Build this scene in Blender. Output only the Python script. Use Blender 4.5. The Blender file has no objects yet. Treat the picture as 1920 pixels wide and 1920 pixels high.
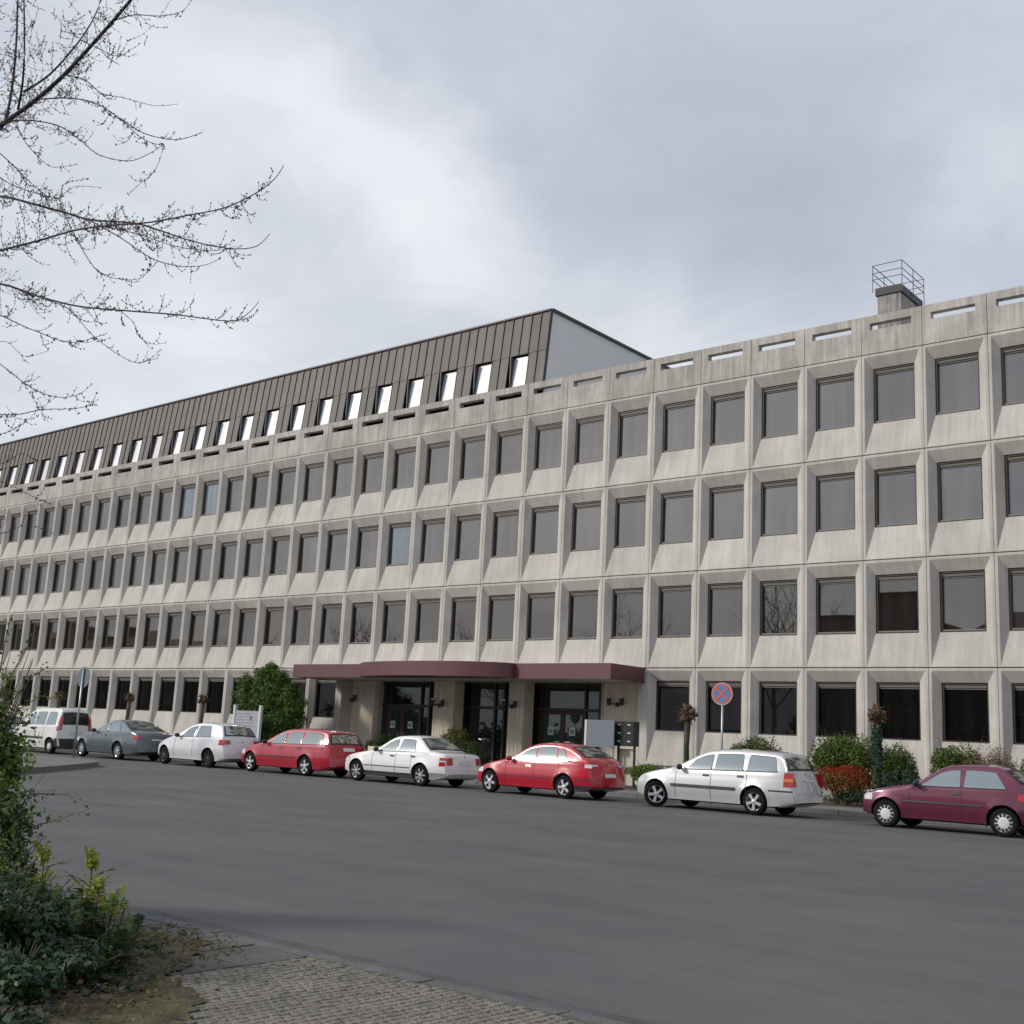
import bpy, bmesh, math, random
import numpy as np
from mathutils import Vector, Matrix

random.seed(7)
rng = np.random.default_rng(7)
scn = bpy.context.scene
COL = scn.collection

# ------------------------------------------------------------------ camera
H = 1.4                      # eye height
YAW, PITCH, ROLL = -0.7000, 0.19350, 0.0504
FPX = 2192.3                 # focal length in pixels of a 1920 px wide picture
cy_, sy_ = math.cos(YAW), math.sin(YAW)
cp_, sp_ = math.cos(PITCH), math.sin(PITCH)
FW = Vector((sy_ * cp_, cy_ * cp_, sp_))
R0 = Vector((cy_, -sy_, 0))
U0 = R0.cross(FW)
RT = math.cos(ROLL) * R0 + math.sin(ROLL) * U0
UP = -math.sin(ROLL) * R0 + math.cos(ROLL) * U0
cam_d = bpy.data.cameras.new('camera')
cam = bpy.data.objects.new('camera', cam_d)
COL.objects.link(cam)
cam_d.sensor_width = 36
cam_d.lens = 36 * FPX / 1920
cam_d.clip_start = 0.1
cam_d.clip_end = 3000
M = Matrix((RT, UP, -FW)).transposed().to_4x4()
M.translation = (0, 0, H)
cam.matrix_world = M
scn.camera = cam

SUN = Vector((-0.84, -0.88, 0.62)).normalized()     # towards the sun
SUN_E = math.asin(SUN.z)
SUN_STRENGTH = 2.5
sd = bpy.data.lights.new('sun', 'SUN')
sd.energy = SUN_STRENGTH
sd.angle = math.radians(9.0)
sd.color = (1.0, 0.94, 0.86)
so = bpy.data.objects.new('sun', sd)
COL.objects.link(so)
so.rotation_euler = (-SUN).to_track_quat('-Z', 'Y').to_euler()
scn.view_settings.view_transform = 'Standard'
scn.view_settings.look = 'None'
scn.view_settings.exposure = 0.0
scn.view_settings.gamma = 1.0
scn.view_settings.use_curve_mapping = False


def ray(x, y):
    return FW + RT * ((x - 960) / FPX) - UP * ((y - 960) / FPX)


def at(x, y, Y):
    """point of the place on the vertical plane Y seen in the photograph at x, y"""
    d = ray(x, y)
    return Vector((0, 0, H)) + d * (Y / d.y)


# ------------------------------------------------------------------ world
world = bpy.data.worlds.new('World')
scn.world = world
world.use_nodes = True
wt = world.node_tree
for n in list(wt.nodes):
    wt.nodes.remove(n)


class NT:
    def __init__(s, tree):
        s.t = tree

    def n(s, kind, **kw):
        nd = s.t.nodes.new(kind)
        for k, v in kw.items():
            setattr(nd, k, v)
        return nd

    def l(s, a, b):
        s.t.links.new(a, b)

    def math(s, op, a, b=None, c=None, clamp=False):
        nd = s.n('ShaderNodeMath', operation=op, use_clamp=clamp)
        for i, v in enumerate((a, b, c)):
            if v is None:
                continue
            if hasattr(v, 'links'):
                s.l(v, nd.inputs[i])
            else:
                nd.inputs[i].default_value = v
        return nd.outputs[0]

    def mix(s, fac, a, b, mode='MIX'):
        nd = s.n('ShaderNodeMix', data_type='RGBA', blend_type=mode)
        for i, v in ((0, fac), (6, a), (7, b)):
            if hasattr(v, 'links'):
                s.l(v, nd.inputs[i])
            elif isinstance(v, (tuple, list)):
                nd.inputs[i].default_value = (*v[:3], 1)
            else:
                nd.inputs[i].default_value = v
        return nd.outputs[2]

    def noise(s, vec, scale, detail=3, rough=.5, dist=0):
        nd = s.n('ShaderNodeTexNoise')
        nd.inputs['Scale'].default_value = scale
        nd.inputs['Detail'].default_value = detail
        nd.inputs['Roughness'].default_value = rough
        nd.inputs['Distortion'].default_value = dist
        if vec is not None:
            s.l(vec, nd.inputs['Vector'])
        return nd.outputs['Fac']

    def ramp(s, fac, stops):
        nd = s.n('ShaderNodeValToRGB')
        cr = nd.color_ramp
        while len(cr.elements) < len(stops):
            cr.elements.new(.5)
        for e, (p, c) in zip(cr.elements, stops):
            e.position = p
            e.color = (*c[:3], 1) if isinstance(c, (tuple, list)) else (c, c, c, 1)
        s.l(fac, nd.inputs[0])
        return nd.outputs[0]

    def mapping(s, vec, scale=(1, 1, 1), loc=(0, 0, 0), rot=(0, 0, 0)):
        nd = s.n('ShaderNodeMapping')
        nd.inputs['Scale'].default_value = scale
        nd.inputs['Location'].default_value = loc
        nd.inputs['Rotation'].default_value = rot
        s.l(vec, nd.inputs['Vector'])
        return nd.outputs[0]


w = NT(wt)
wout = w.n('ShaderNodeOutputWorld')
tc = w.n('ShaderNodeTexCoord')
DIR = tc.outputs['Generated']
sky = w.n('ShaderNodeTexSky', sky_type='NISHITA')
sky.sun_disc = False
sky.sun_elevation = SUN_E
sky.sun_rotation = math.atan2(SUN.x, SUN.y)
sky.air_density = 1.2
sky.dust_density = 1.5
bg1 = w.n('ShaderNodeBackground')
bg1.inputs[1].default_value = 0.09
w.l(sky.outputs[0], bg1.inputs[0])
# clouds over the whole sky: stretched towards the horizon, warped noise
sep = w.n('ShaderNodeSeparateXYZ')
w.l(DIR, sep.inputs[0])
zc = w.math('MAXIMUM', sep.outputs[2], 0.0)
zq = w.math('ADD', zc, 0.22)
px = w.math('DIVIDE', sep.outputs[0], zq)
py = w.math('DIVIDE', sep.outputs[1], zq)
cmb = w.n('ShaderNodeCombineXYZ')
w.l(px, cmb.inputs[0])
w.l(py, cmb.inputs[1])
cv = cmb.outputs[0]
n1 = w.noise(w.mapping(cv, (1, 1, 1), (3.1, 1.7, 0)), 0.8, 6, .58, .4)
n2 = w.noise(w.mapping(cv, (1, 1, 1), (8.1, 4.7, 2)), 2.6, 7, .64, .5)
n3 = w.noise(w.mapping(cv, (1, 1, 1), (1.0, 9.7, 5)), 9.0, 4, .5, .2)
base = w.math('ADD', w.math('ADD', w.math('MULTIPLY', n1, .55), w.math('MULTIPLY', n2, .44)), w.math('MULTIPLY', n3, .06))
# where the deck is thinner (+) and thicker (-); direction, size, amount
warp = w.n('ShaderNodeTexNoise')
warp.inputs['Scale'].default_value = 5.0
warp.inputs['Detail'].default_value = 4
w.l(DIR, warp.inputs['Vector'])
wsub = w.n('ShaderNodeVectorMath', operation='SUBTRACT')
w.l(warp.outputs['Color'], wsub.inputs[0])
wsub.inputs[1].default_value = (.5, .5, .5)
wsc = w.n('ShaderNodeVectorMath', operation='SCALE')
w.l(wsub.outputs[0], wsc.inputs[0])
wsc.inputs['Scale'].default_value = .22
wadd = w.n('ShaderNodeVectorMath', operation='ADD')
w.l(DIR, wadd.inputs[0])
w.l(wsc.outputs[0], wadd.inputs[1])
blobs = [((-0.702, 0.507, 0.501), .12, .17), ((-0.655, 0.585, 0.478), .09, .15), ((-0.624, 0.63, 0.455), .09, .18),
         ((-0.59, 0.69, 0.41), .08, .12),
         ((-0.514, 0.786, 0.330), .10, .30), ((-.78, .49, .40), .20, .12), ((-.70, .66, .27), .16, .10), ((-.40, .88, .25), .14, .08), ((-0.862, 0.453, 0.24), .20, .14), ((-0.247, 0.863, 0.43), .06, .14),
         ((-0.66, 0.49, 0.57), .16, -.10), ((-0.50, 0.70, 0.50), .20, -.07), ((-0.367, 0.846, 0.388), .22, -.08),
         ((-0.69, 0.626, 0.361), .13, -.06), ((-0.77, 0.53, 0.36), .12, -.05), ((-0.44, 0.82, 0.37), .14, -.06)]
acc = base
for c, r, amt in blobs:
    dv = w.n('ShaderNodeVectorMath', operation='DISTANCE')
    w.l(wadd.outputs[0], dv.inputs[0])
    dv.inputs[1].default_value = Vector(c).normalized()
    mr = w.n('ShaderNodeMapRange', interpolation_type='SMOOTHSTEP')
    mr.inputs['From Min'].default_value = r * 1.5
    mr.inputs['From Max'].default_value = 0
    mr.inputs['To Min'].default_value = 0
    mr.inputs['To Max'].default_value = amt
    w.l(dv.outputs['Value'], mr.inputs['Value'])
    acc = w.math('ADD', acc, mr.outputs[0])
ccol = w.ramp(acc, [(.26, (.46, .50, .59)), (.45, (.55, .595, .69)), (.60, (.67, .71, .785)), (.78, (.84, .87, .93)), (.93, (.93, .945, .98))])
bg2 = w.n('ShaderNodeBackground')
w.l(ccol, bg2.inputs[0])
bg2.inputs[1].default_value = 1.0
mxs = w.n('ShaderNodeMixShader')
mxs.inputs[0].default_value = 0.94
w.l(bg1.outputs[0], mxs.inputs[1])
w.l(bg2.outputs[0], mxs.inputs[2])
w.l(mxs.outputs[0], wout.inputs[0])


# ------------------------------------------------------------------ materials
def mat(name, col, rough=.8, var=.12, vscale=1.5, bump=0, bscale=30, metal=0, coat=0, spec=.5, streak=0, fine=0, tint=None, objvar=0):
    m = bpy.data.materials.new(name)
    m.use_nodes = True
    k = NT(m.node_tree)
    b = m.node_tree.nodes['Principled BSDF']
    geo = k.n('ShaderNodeNewGeometry')
    P = geo.outputs['Position']
    c = k.mix(0.0, col, col)
    lo = tuple(v * (1 - var) for v in col)
    hi = tuple(min(1, v * (1 + var)) for v in (tint or col))
    f = k.noise(P, vscale, 6, .6)
    c = k.ramp(f, [(.3, lo), (.7, hi)])
    if fine:
        f2 = k.noise(P, 60, 3, .6)
        c = k.mix(fine, c, k.ramp(f2, [(.35, .15), (.65, .9)]), 'OVERLAY')
    if streak:
        f3 = k.noise(k.mapping(P, (7, .3, .45)), 1.0, 5, .65)
        f4 = k.ramp(f3, [(.38, 1 - streak), (.62, 1.0)])
        c = k.mix(1.0, c, f4, 'MULTIPLY')
    if objvar:
        oi = k.n('ShaderNodeObjectInfo')
        c = k.mix(1.0, c, k.ramp(oi.outputs['Random'], [(0, 1 - objvar), (1, 1 + 0 * objvar)]), 'MULTIPLY')
    k.l(c, b.inputs['Base Color'])
    b.inputs['Roughness'].default_value = rough
    b.inputs['Metallic'].default_value = metal
    b.inputs['Specular IOR Level'].default_value = spec
    b.inputs['Coat Weight'].default_value = coat
    b.inputs['Coat Roughness'].default_value = .04
    if bump:
        bn = k.n('ShaderNodeBump')
        bn.inputs['Strength'].default_value = bump
        bn.inputs['Distance'].default_value = .02
        k.l(k.noise(P, bscale, 5, .6), bn.inputs['Height'])
        k.l(bn.outputs[0], b.inputs['Normal'])
    return m


def glass(name, dark, tint, refl, rough=.015, wav=.0012, wscale=.6):
    """coated glazing: mirror part over a dark room behind"""
    m = bpy.data.materials.new(name)
    m.use_nodes = True
    t = m.node_tree
    k = NT(t)
    for n in list(t.nodes):
        t.nodes.remove(n)
    out = k.n('ShaderNodeOutputMaterial')
    d = k.n('ShaderNodeBsdfDiffuse')
    geo = k.n('ShaderNodeNewGeometry')
    dd = k.ramp(k.noise(k.mapping(geo.outputs['Position'], (3.2, 1, .25)), 1.0, 3), [(.35, tuple(v * .7 for v in dark)), (.65, tuple(v * 1.25 for v in dark))])
    oi = k.n('ShaderNodeObjectInfo')
    dd = k.mix(1.0, dd, k.ramp(oi.outputs['Random'], [(0, .45), (.45, .9), (.8, 1.0), (1, 1.0)]), 'MULTIPLY')
    k.l(dd, d.inputs[0])
    g = k.n('ShaderNodeBsdfGlossy')
    g.inputs['Color'].default_value = (*tint, 1)
    g.inputs['Roughness'].default_value = rough
    bn = k.n('ShaderNodeBump')
    bn.inputs['Strength'].default_value = 1
    bn.inputs['Distance'].default_value = wav
    k.l(k.noise(geo.outputs['Position'], wscale, 2), bn.inputs['Height'])
    k.l(bn.outputs[0], g.inputs['Normal'])
    fr = k.n('ShaderNodeFresnel')
    fr.inputs['IOR'].default_value = 1.5
    fac = k.math('ADD', k.math('MULTIPLY', fr.outputs[0], 1 - refl), refl, clamp=True)
    mx = k.n('ShaderNodeMixShader')
    k.l(fac, mx.inputs[0])
    k.l(d.outputs[0], mx.inputs[1])
    k.l(g.outputs[0], mx.inputs[2])
    k.l(mx.outputs[0], out.inputs[0])
    return m


def flat(name, col, rough=.6, **kw):
    return mat(name, col, rough, var=kw.pop('var', .05), **kw)


CONC = mat('concrete', (.56, .528, .475), .9, .10, .9, bump=.3, bscale=25, streak=.14, fine=.26, tint=(.58, .548, .50), objvar=.09)
CONC_D = mat('concrete_parapet', (.51, .485, .44), .9, .20, .9, bump=.3, bscale=25, streak=.30, fine=.28, objvar=.05)
WALL_D = mat('dark_core_wall', (.10, .095, .09), .9)
FRAME = flat('bronze_frame', (.035, .026, .026), .45)
BLIND = flat('blind_box', (.13, .115, .10), .6)
PANE_U = glass('pane_upper', (.085, .08, .075), (.72, .69, .66), .29)
PANE_L = glass('pane_lower', (.035, .031, .028), (.66, .63, .59), .25)
PANE_G = glass('pane_ground', (.010, .010, .010), (.30, .30, .31), .04)
PANE_B = glass('pane_blue_blind', (.17, .20, .225), (.64, .68, .72), .32)
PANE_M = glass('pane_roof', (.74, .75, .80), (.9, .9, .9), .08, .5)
PANE_D = glass('pane_door', (.022, .028, .026), (.6, .65, .65), .06)
ZINC = mat('weathered_cladding', (.138, .120, .104), .6, .16, 1.2, streak=.25, metal=.0, fine=.15, objvar=.22)
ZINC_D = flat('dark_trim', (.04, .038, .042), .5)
GABLE = mat('gable_render', (.80, .785, .77), .8, .05, .4)
CANOPY = mat('maroon_fascia', (.115, .040, .046), .42, .08, .8, spec=.5)
SOFFIT = mat('canopy_soffit', (.48, .46, .42), .7, .06, .5)
BEIGE = mat('beige_wall', (.74, .655, .52), .9, .10, 1.5, bump=.2, bscale=20, streak=.12)
ASPH = bpy.data.materials.new('asphalt')
SOIL = mat('soil', (.075, .06, .042), .95, .35, 2, bump=.8, bscale=20)
PAVE = mat('pavement_slabs', (.17, .165, .155), .9, .2, 1.3, bump=.4, bscale=40, fine=.3)
SLAB = mat('grey_slab', (.105, .10, .095), .9, .18, 2.5, bump=.4, bscale=60, fine=.4, objvar=.15)
SETT = mat('beige_sett', (.20, .185, .155), .9, .22, 2.5, bump=.6, bscale=60, fine=.5, objvar=.2)
KERB = mat('kerb_stone', (.17, .165, .16), .85, .2, 4, bump=.4, bscale=50, fine=.4, objvar=.15)
MOSS = mat('moss', (.10, .092, .06), .95, .35, 8, bump=.6, bscale=60)
BARK = mat('bark', (.055, .045, .048), .9, .3, 12, bump=.6, bscale=40)
BARK2 = mat('bark_brown', (.10, .075, .045), .9, .35, 10, bump=.8, bscale=30)
KNUCK = mat('pollard_knuckle', (.11, .06, .032), .9, .45, 9, bump=1, bscale=25)
BUD = mat('bud', (.13, .085, .065), .8, .35, 20)
GALV = flat('galvanised_steel', (.42, .44, .47), .4, metal=.6)
WHITEP = flat('white_post', (.62, .62, .60), .5)
BLACKP = flat('black_metal', (.012, .012, .014), .45)
TYRE = flat('tyre', (.010, .010, .011), .9, spec=.2)
UNDER = flat('under_body', (.012, .012, .013), .8)
TRIM = flat('car_trim', (.03, .03, .036), .55)
SEAM = flat('door_gap', (.02, .02, .02), .8)
RIM = flat('alloy', (.62, .62, .64), .3, metal=.55)
RIM_D = flat('dark_alloy', (.08, .08, .09), .4, metal=.4)
REDL = flat('tail_light', (.42, .012, .02), .15, coat=1)
ORANGEL = flat('indicator', (.65, .18, .02), .2, coat=1)
CLEARL = flat('clear_lamp', (.62, .64, .66), .12, coat=1)
PLATE = flat('number_plate', (.62, .62, .60), .4)
CGLASS = glass('car_glass', (.075, .095, .095), (.84, .91, .91), .46, .09)
CGLASS_R = glass('car_rear_glass', (.014, .024, .020), (.36, .41, .39), .10, .08)


def leafmat(name, a, b, sc=6, trans=.3):
    m = bpy.data.materials.new(name)
    m.use_nodes = True
    t = m.node_tree
    k = NT(t)
    bs = t.nodes['Principled BSDF']
    geo = k.n('ShaderNodeNewGeometry')
    f = k.noise(geo.outputs['Position'], sc, 3, .6)
    f2 = k.math('ADD', k.math('MULTIPLY', f, .6), k.math('MULTIPLY', geo.outputs['Random Per Island'], .45), clamp=True)
    c = k.ramp(f2, [(.25, a), (.75, b)])
    k.l(c, bs.inputs['Base Color'])
    bs.inputs['Roughness'].default_value = .5
    bs.inputs['Specular IOR Level'].default_value = .35
    tr = k.n('ShaderNodeBsdfTranslucent')
    k.l(c, tr.inputs[0])
    mx = k.n('ShaderNodeMixShader')
    mx.inputs[0].default_value = trans
    k.l(bs.outputs[0], mx.inputs[1])
    k.l(tr.outputs[0], mx.inputs[2])
    k.l(mx.outputs[0], t.nodes['Material Output'].inputs[0])
    return m


L_DARK = leafmat('leaf_dark', (.012, .03, .008), (.05, .095, .02))
L_MID = leafmat('leaf_mid', (.035, .065, .012), (.14, .20, .035))
L_BRIGHT = leafmat('leaf_bright', (.05, .10, .012), (.17, .26, .04))
L_YEL = leafmat('leaf_yellow', (.10, .14, .015), (.29, .31, .03))
L_OLIVE = leafmat('leaf_olive', (.06, .07, .02), (.19, .19, .06))
L_RED = leafmat('leaf_red', (.30, .015, .015), (.62, .04, .03), 12)
L_PINK = leafmat('twig_pink', (.14, .09, .07), (.32, .22, .18), 8)
L_BLUE = leafmat('leaf_bluish', (.02, .045, .025), (.07, .12, .075))
L_BROWN = leafmat('leaf_litter', (.045, .032, .018), (.12, .085, .045), 12)
L_IVY = leafmat('leaf_ivy', (.014, .04, .022), (.06, .13, .075), 9)
# asphalt
ASPH.use_nodes = True
k = NT(ASPH.node_tree)
b = ASPH.node_tree.nodes['Principled BSDF']
geo = k.n('ShaderNodeNewGeometry')
P = geo.outputs['Position']
c1 = k.ramp(k.noise(P, .35, 7, .7), [(.28, (.088, .089, .092)), (.5, (.113, .1125, .112)), (.72, (.140, .137, .131))])
c2 = k.ramp(k.noise(k.mapping(P, (.12, .9, 1), rot=(0, 0, .25)), 1.2, 6, .7, .6), [(.32, .86), (.62, 1.04)])
c3 = k.ramp(k.noise(P, 90, 3, .7), [(.3, .55), (.7, 1.42)])
c = k.mix(1, k.mix(1, c1, c2, 'MULTIPLY'), c3, 'MULTIPLY')
c4 = k.ramp(k.noise(k.mapping(P, (.5, .5, 1)), 1.5, 8, .8, 2.0), [(.30, .62), (.36, 1.0)])
c = k.mix(.55, c, k.mix(1, c, c4, 'MULTIPLY'))
k.l(c, b.inputs['Base Color'])
b.inputs['Roughness'].default_value = .82
b.inputs['Specular IOR Level'].default_value = .4
bn = k.n('ShaderNodeBump')
bn.inputs['Strength'].default_value = .5
bn.inputs['Distance'].default_value = .01
k.l(k.noise(P, 110, 4, .7), bn.inputs['Height'])
k.l(bn.outputs[0], b.inputs['Normal'])


def paint(name, col, metal=0.0, rough=.35):
    m = flat(name, col, rough, var=.02, coat=1.0, metal=metal)
    return m


# ------------------------------------------------------------------ helpers
def link(name, me, parent=None, loc=None, rot=None, label=None, cat=None, group=None, kind=None):
    if parent is not None and name in ('young_shoots', 'foliage', 'flower_tuft', 'ivy'):
        kind = 'stuff'          # leaves too small to pick apart
    o = bpy.data.objects.new(name, me)
    COL.objects.link(o)
    if parent is not None:
        o.parent = parent
    if loc is not None:
        o.location = loc
    if rot is not None:
        o.rotation_euler = rot
    if label:
        o['label'] = label
    if cat:
        o['category'] = cat
    if group:
        o['group'] = group
    if kind:
        o['kind'] = kind
    return o


def thing(name, label, cat, loc=(0, 0, 0), rotz=0, group=None):
    return link(name, None, None, loc, (0, 0, rotz), label, cat, group)


class MB:
    def __init__(s):
        s.v, s.f, s.m = [], [], []

    def quad(s, pts, mi=0):
        i = len(s.v)
        s.v += [tuple(p) for p in pts]
        s.f.append(tuple(range(i, i + len(pts))))
        s.m.append(mi)

    def box(s, x0, x1, y0, y1, z0, z1, mi=0, xf=None):
        p = [(x0, y0, z0), (x1, y0, z0), (x1, y1, z0), (x0, y1, z0), (x0, y0, z1), (x1, y0, z1), (x1, y1, z1), (x0, y1, z1)]
        if xf:
            p = [xf(Vector(q)) for q in p]
        i = len(s.v)
        s.v += [tuple(q) for q in p]
        for f in ((0, 3, 2, 1), (4, 5, 6, 7), (0, 1, 5, 4), (1, 2, 6, 5), (2, 3, 7, 6), (3, 0, 4, 7)):
            s.f.append(tuple(i + j for j in f))
            s.m.append(mi)

    def tube(s, pts, rad, n=6, mi=0, cap=True):
        pts = [Vector(p) for p in pts]
        if not hasattr(rad, '__len__'):
            rad = [rad] * len(pts)
        base = len(s.v)
        ref = Vector((0, 0, 1))
        for i, p in enumerate(pts):
            a = pts[max(i - 1, 0)]
            c = pts[min(i + 1, len(pts) - 1)]
            d = (c - a)
            d = d.normalized() if d.length > 1e-9 else Vector((0, 0, 1))
            r = ref if abs(d.dot(ref)) < .95 else Vector((1, 0, 0))
            u = d.cross(r).normalized()
            v = d.cross(u)
            for j in range(n):
                t = 2 * math.pi * j / n
                s.v.append(tuple(p + (u * math.cos(t) + v * math.sin(t)) * rad[i]))
        for i in range(len(pts) - 1):
            for j in range(n):
                a = base + i * n + j
                b_ = base + i * n + (j + 1) % n
                s.f.append((a, b_, b_ + n, a + n))
                s.m.append(mi)
        if cap:
            s.f.append(tuple(base + j for j in range(n))[::-1])
            s.m.append(mi)
            s.f.append(tuple(base + (len(pts) - 1) * n + j for j in range(n)))
            s.m.append(mi)

    def lathe(s, prof, n=24, mi=0, axis='z', o=(0, 0, 0), mis=None):
        """prof: (r, h) pairs"""
        base = len(s.v)
        for r, h in prof:
            for j in range(n):
                t = 2 * math.pi * j / n
                a, c = r * math.cos(t), r * math.sin(t)
                if axis == 'z':
                    q = (a, c, h)
                elif axis == 'y':
                    q = (a, h, c)
                else:
                    q = (h, a, c)
                s.v.append((q[0] + o[0], q[1] + o[1], q[2] + o[2]))
        for i in range(len(prof) - 1):
            for j in range(n):
                a = base + i * n + j
                b_ = base + i * n + (j + 1) % n
                s.f.append((a, b_, b_ + n, a + n))
                s.m.append(mi if mis is None else mis[i])

    def mesh(s, name, mats, smooth=False):
        me = bpy.data.meshes.new(name)
        me.from_pydata(s.v, [], s.f)
        for m in (mats if isinstance(mats, (list, tuple)) else [mats]):
            me.materials.append(m)
        me.polygons.foreach_set('material_index', s.m)
        if smooth:
            me.polygons.foreach_set('use_smooth', [True] * len(s.f))
        me.update()
        return me

    def obj(s, name, mats, parent=None, smooth=False, fix=False, **kw):
        me = s.mesh(name, mats, smooth)
        if fix:
            bm = bmesh.new()
            bm.from_mesh(me)
            bmesh.ops.remove_doubles(bm, verts=bm.verts, dist=1e-5)
            bmesh.ops.recalc_face_normals(bm, faces=bm.faces)
            bm.to_mesh(me)
            bm.free()
        return link(name, me, parent, **kw)


# ------------------------------------------------------------------ ground
S = 2.0                                    # width of one window bay
K0 = 10.444
YF = 17.4646 * S                           # plane of the facade
LV = [v * S + H for v in (1.3896, 3.0650, 4.7658, 6.4408, 7.0920)]
Z1, Z2, Z3, Z4, Z5 = LV


def kx(k):
    return (k - K0) * S


KERB_Y = 28.4
g = MB()
n = 60
xs = np.linspace(-600, 600, 41)
g.quad([(-1500, -1500, -.25), (1500, -1500, -.25), (1500, 1500, -.25), (-1500, 1500, -.25)])
g.obj('ground', SOIL, kind='structure')
g = MB()
g.quad([(-250, 5.35, 0), (200, 5.35, 0), (200, KERB_Y, 0), (-250, KERB_Y, 0)])
g.obj('road', ASPH, kind='structure')
g = MB()
g.quad([(-250, -60, -.004), (200, -60, -.004), (200, 5.349, -.004), (-250, 5.349, -.004)])
g.obj('forecourt', PAVE, kind='structure')
g = MB()
g.box(-60, 20, 5.345, 5.50, -.05, .004)
g.obj('gutter', mat('gutter_strip', (.075, .075, .076), .85, .3, 2, bump=.4, fine=.4), kind='structure')
g = MB()
g.box(-90, 60, KERB_Y - .28, KERB_Y - .002, -.05, .004)
g.obj('gutter', mat('gutter_dirt', (.085, .078, .068), .9, .4, 1.2, bump=.5, fine=.5), kind='structure')
# far pavement, bed and entrance paving
g = MB()
g.box(-250, 200, KERB_Y + .15, 30.6, -.1, .12)
pav = g.obj('pavement', PAVE, kind='structure')
g = MB()
g.box(-250, kx(-9.4), 30.6, YF + .3, -.1, .15)
g.box(kx(-1.0), 200, 30.6, YF + .3, -.1, .15)
g.obj('planting_bed', SOIL, kind='structure')
g = MB()
g.box(kx(-9.4) + .01, kx(-1.0) - .01, 30.6, YF + 1.2, -.1, .14)
g.obj('entrance_paving', PAVE, kind='structure')
# kerb stones along the far side
kme = MB()
kme.box(.01, 1.19, 0, .15, -.1, .125)
kme = kme.mesh('kerb_stone', KERB)
kerb_row = thing('kerb', 'low grey stone kerb behind the row of parked cars', 'kerb', (0, KERB_Y, 0))
x = -62.0
while x < 2:
    link('kerb_stone', kme, kerb_row, (x, 0, 0))
    x += 1.2
# joints of the pavement slabs beyond the cars are too far; street corner on the left
isl = [(-90, 21.3), (-40, 21.3), (-36.2, 21.25), (-34.6, 20.95), (-33.6, 20.4), (-32.6, 19.5), (-30.8, 17.7), (-28.8, 15.6), (-26.6, 13.2), (-22.5, 10.2), (-30, 8.0), (-90, 8.0)]
g = MB()
g.quad([(x, y, .13) for x, y in reversed(isl)])
for i in range(len(isl)):
    a, b_ = isl[i], isl[(i + 1) % len(isl)]
    g.quad([(b_[0], b_[1], -.05), (a[0], a[1], -.05), (a[0], a[1], .13), (b_[0], b_[1], .13)])
g.obj('corner_pavement', mat('corner_paving', (.16, .155, .14), .9, .2, 1, bump=.4, fine=.3), kind='structure', fix=True)
ik = thing('corner_kerb', 'weathered kerb round the pavement corner under the back of the round sign', 'kerb')
edge = isl[1:10]
for i in range(len(edge) - 1):
    a, b_ = Vector((*edge[i], 0)), Vector((*edge[i + 1], 0))
    L = (b_ - a).length
    m_ = max(1, round(L / 1.0))
    d = (b_ - a) / m_
    nrm = Vector((d.y, -d.x, 0)).normalized()
    for j in range(m_):
        p, q = a + d * (j + .01), a + d * (j + .99)
        kb = MB()
        pts = [p + nrm * .02, q + nrm * .02, q - nrm * .13, p - nrm * .13]
        for fct in ([(*v.xy, .145) for v in pts], ):
            kb.quad(fct)
        for u in range(4):
            a2, b2 = pts[u], pts[(u + 1) % 4]
            kb.quad([(*a2.xy, -.05), (*b2.xy, -.05), (*b2.xy, .145), (*a2.xy, .145)])
        kb.obj('kerb_stone', KERB, ik, fix=True)

# foreground: kerb, slabs, setts
fk = thing('near_kerb', 'sunken grey kerb along the near edge of the road', 'kerb', (0, 5.2, 0))
km = MB()
km.box(.012, .988, 0, .13, -.1, .014)
km = km.mesh('kerb_stone_near', mat('sunken_kerb', (.115, .113, .11), .85, .25, 4, bump=.4, bscale=50, fine=.4, objvar=.1))
for i in range(-14, 6):
    link('kerb_stone', km, fk, (i + .1, 0, random.uniform(-.006, .004)), (0, 0, random.uniform(-.006, .006)))
fs = thing('slab_path', 'dark grey slab path with mossy joints between shrubs and road', 'path', (0, 0, 0))
sm = MB()
sm.box(.010, .490, .010, .490, -.06, .017)
sm = sm.mesh('slab', SLAB)
for i in range(16):
    for j in range(8):
        link('slab', sm, fs, (-6.36 - i * .5 - (j % 2) * .0, 4.68 - j * .5, random.uniform(-.008, .006)), (random.uniform(-.012, .012), random.uniform(-.012, .012), random.uniform(-.008, .008)))
ft = thing('sett_paving', 'rough beige stone setts at the lower edge of the view', 'paving', (0, 0, 0))
sv = []
for q in range(6):
    bm = bmesh.new()
    bmesh.ops.create_cube(bm, size=1)
    for v in bm.verts:
        v.co.x *= .052 if v.co.z > 0 else .055
        v.co.y *= .051 if v.co.z > 0 else .055
        v.co.z *= .08
        v.co += Vector((random.uniform(-.004, .004), random.uniform(-.004, .004), random.uniform(-.002, .002) if v.co.z > 0 else 0))
    bmesh.ops.bevel(bm, geom=[e for e in bm.edges if all(v.co.z > 0 for v in e.verts)], offset=.005, segments=1, affect='EDGES')
    me = bpy.data.meshes.new('sett')
    bm.to_mesh(me)
    bm.free()
    me.materials.append(SETT)
    sv.append(me)
cells = []
for i in range(44):
    for j in range(40):
        cells.append((-5.80 + i * .060, 5.155 - j * .060 - (i % 2) * .03))
cells.sort(key=lambda c: abs(c[0] + 5.1) * .8 + abs(c[1] - 4.7))
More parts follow.
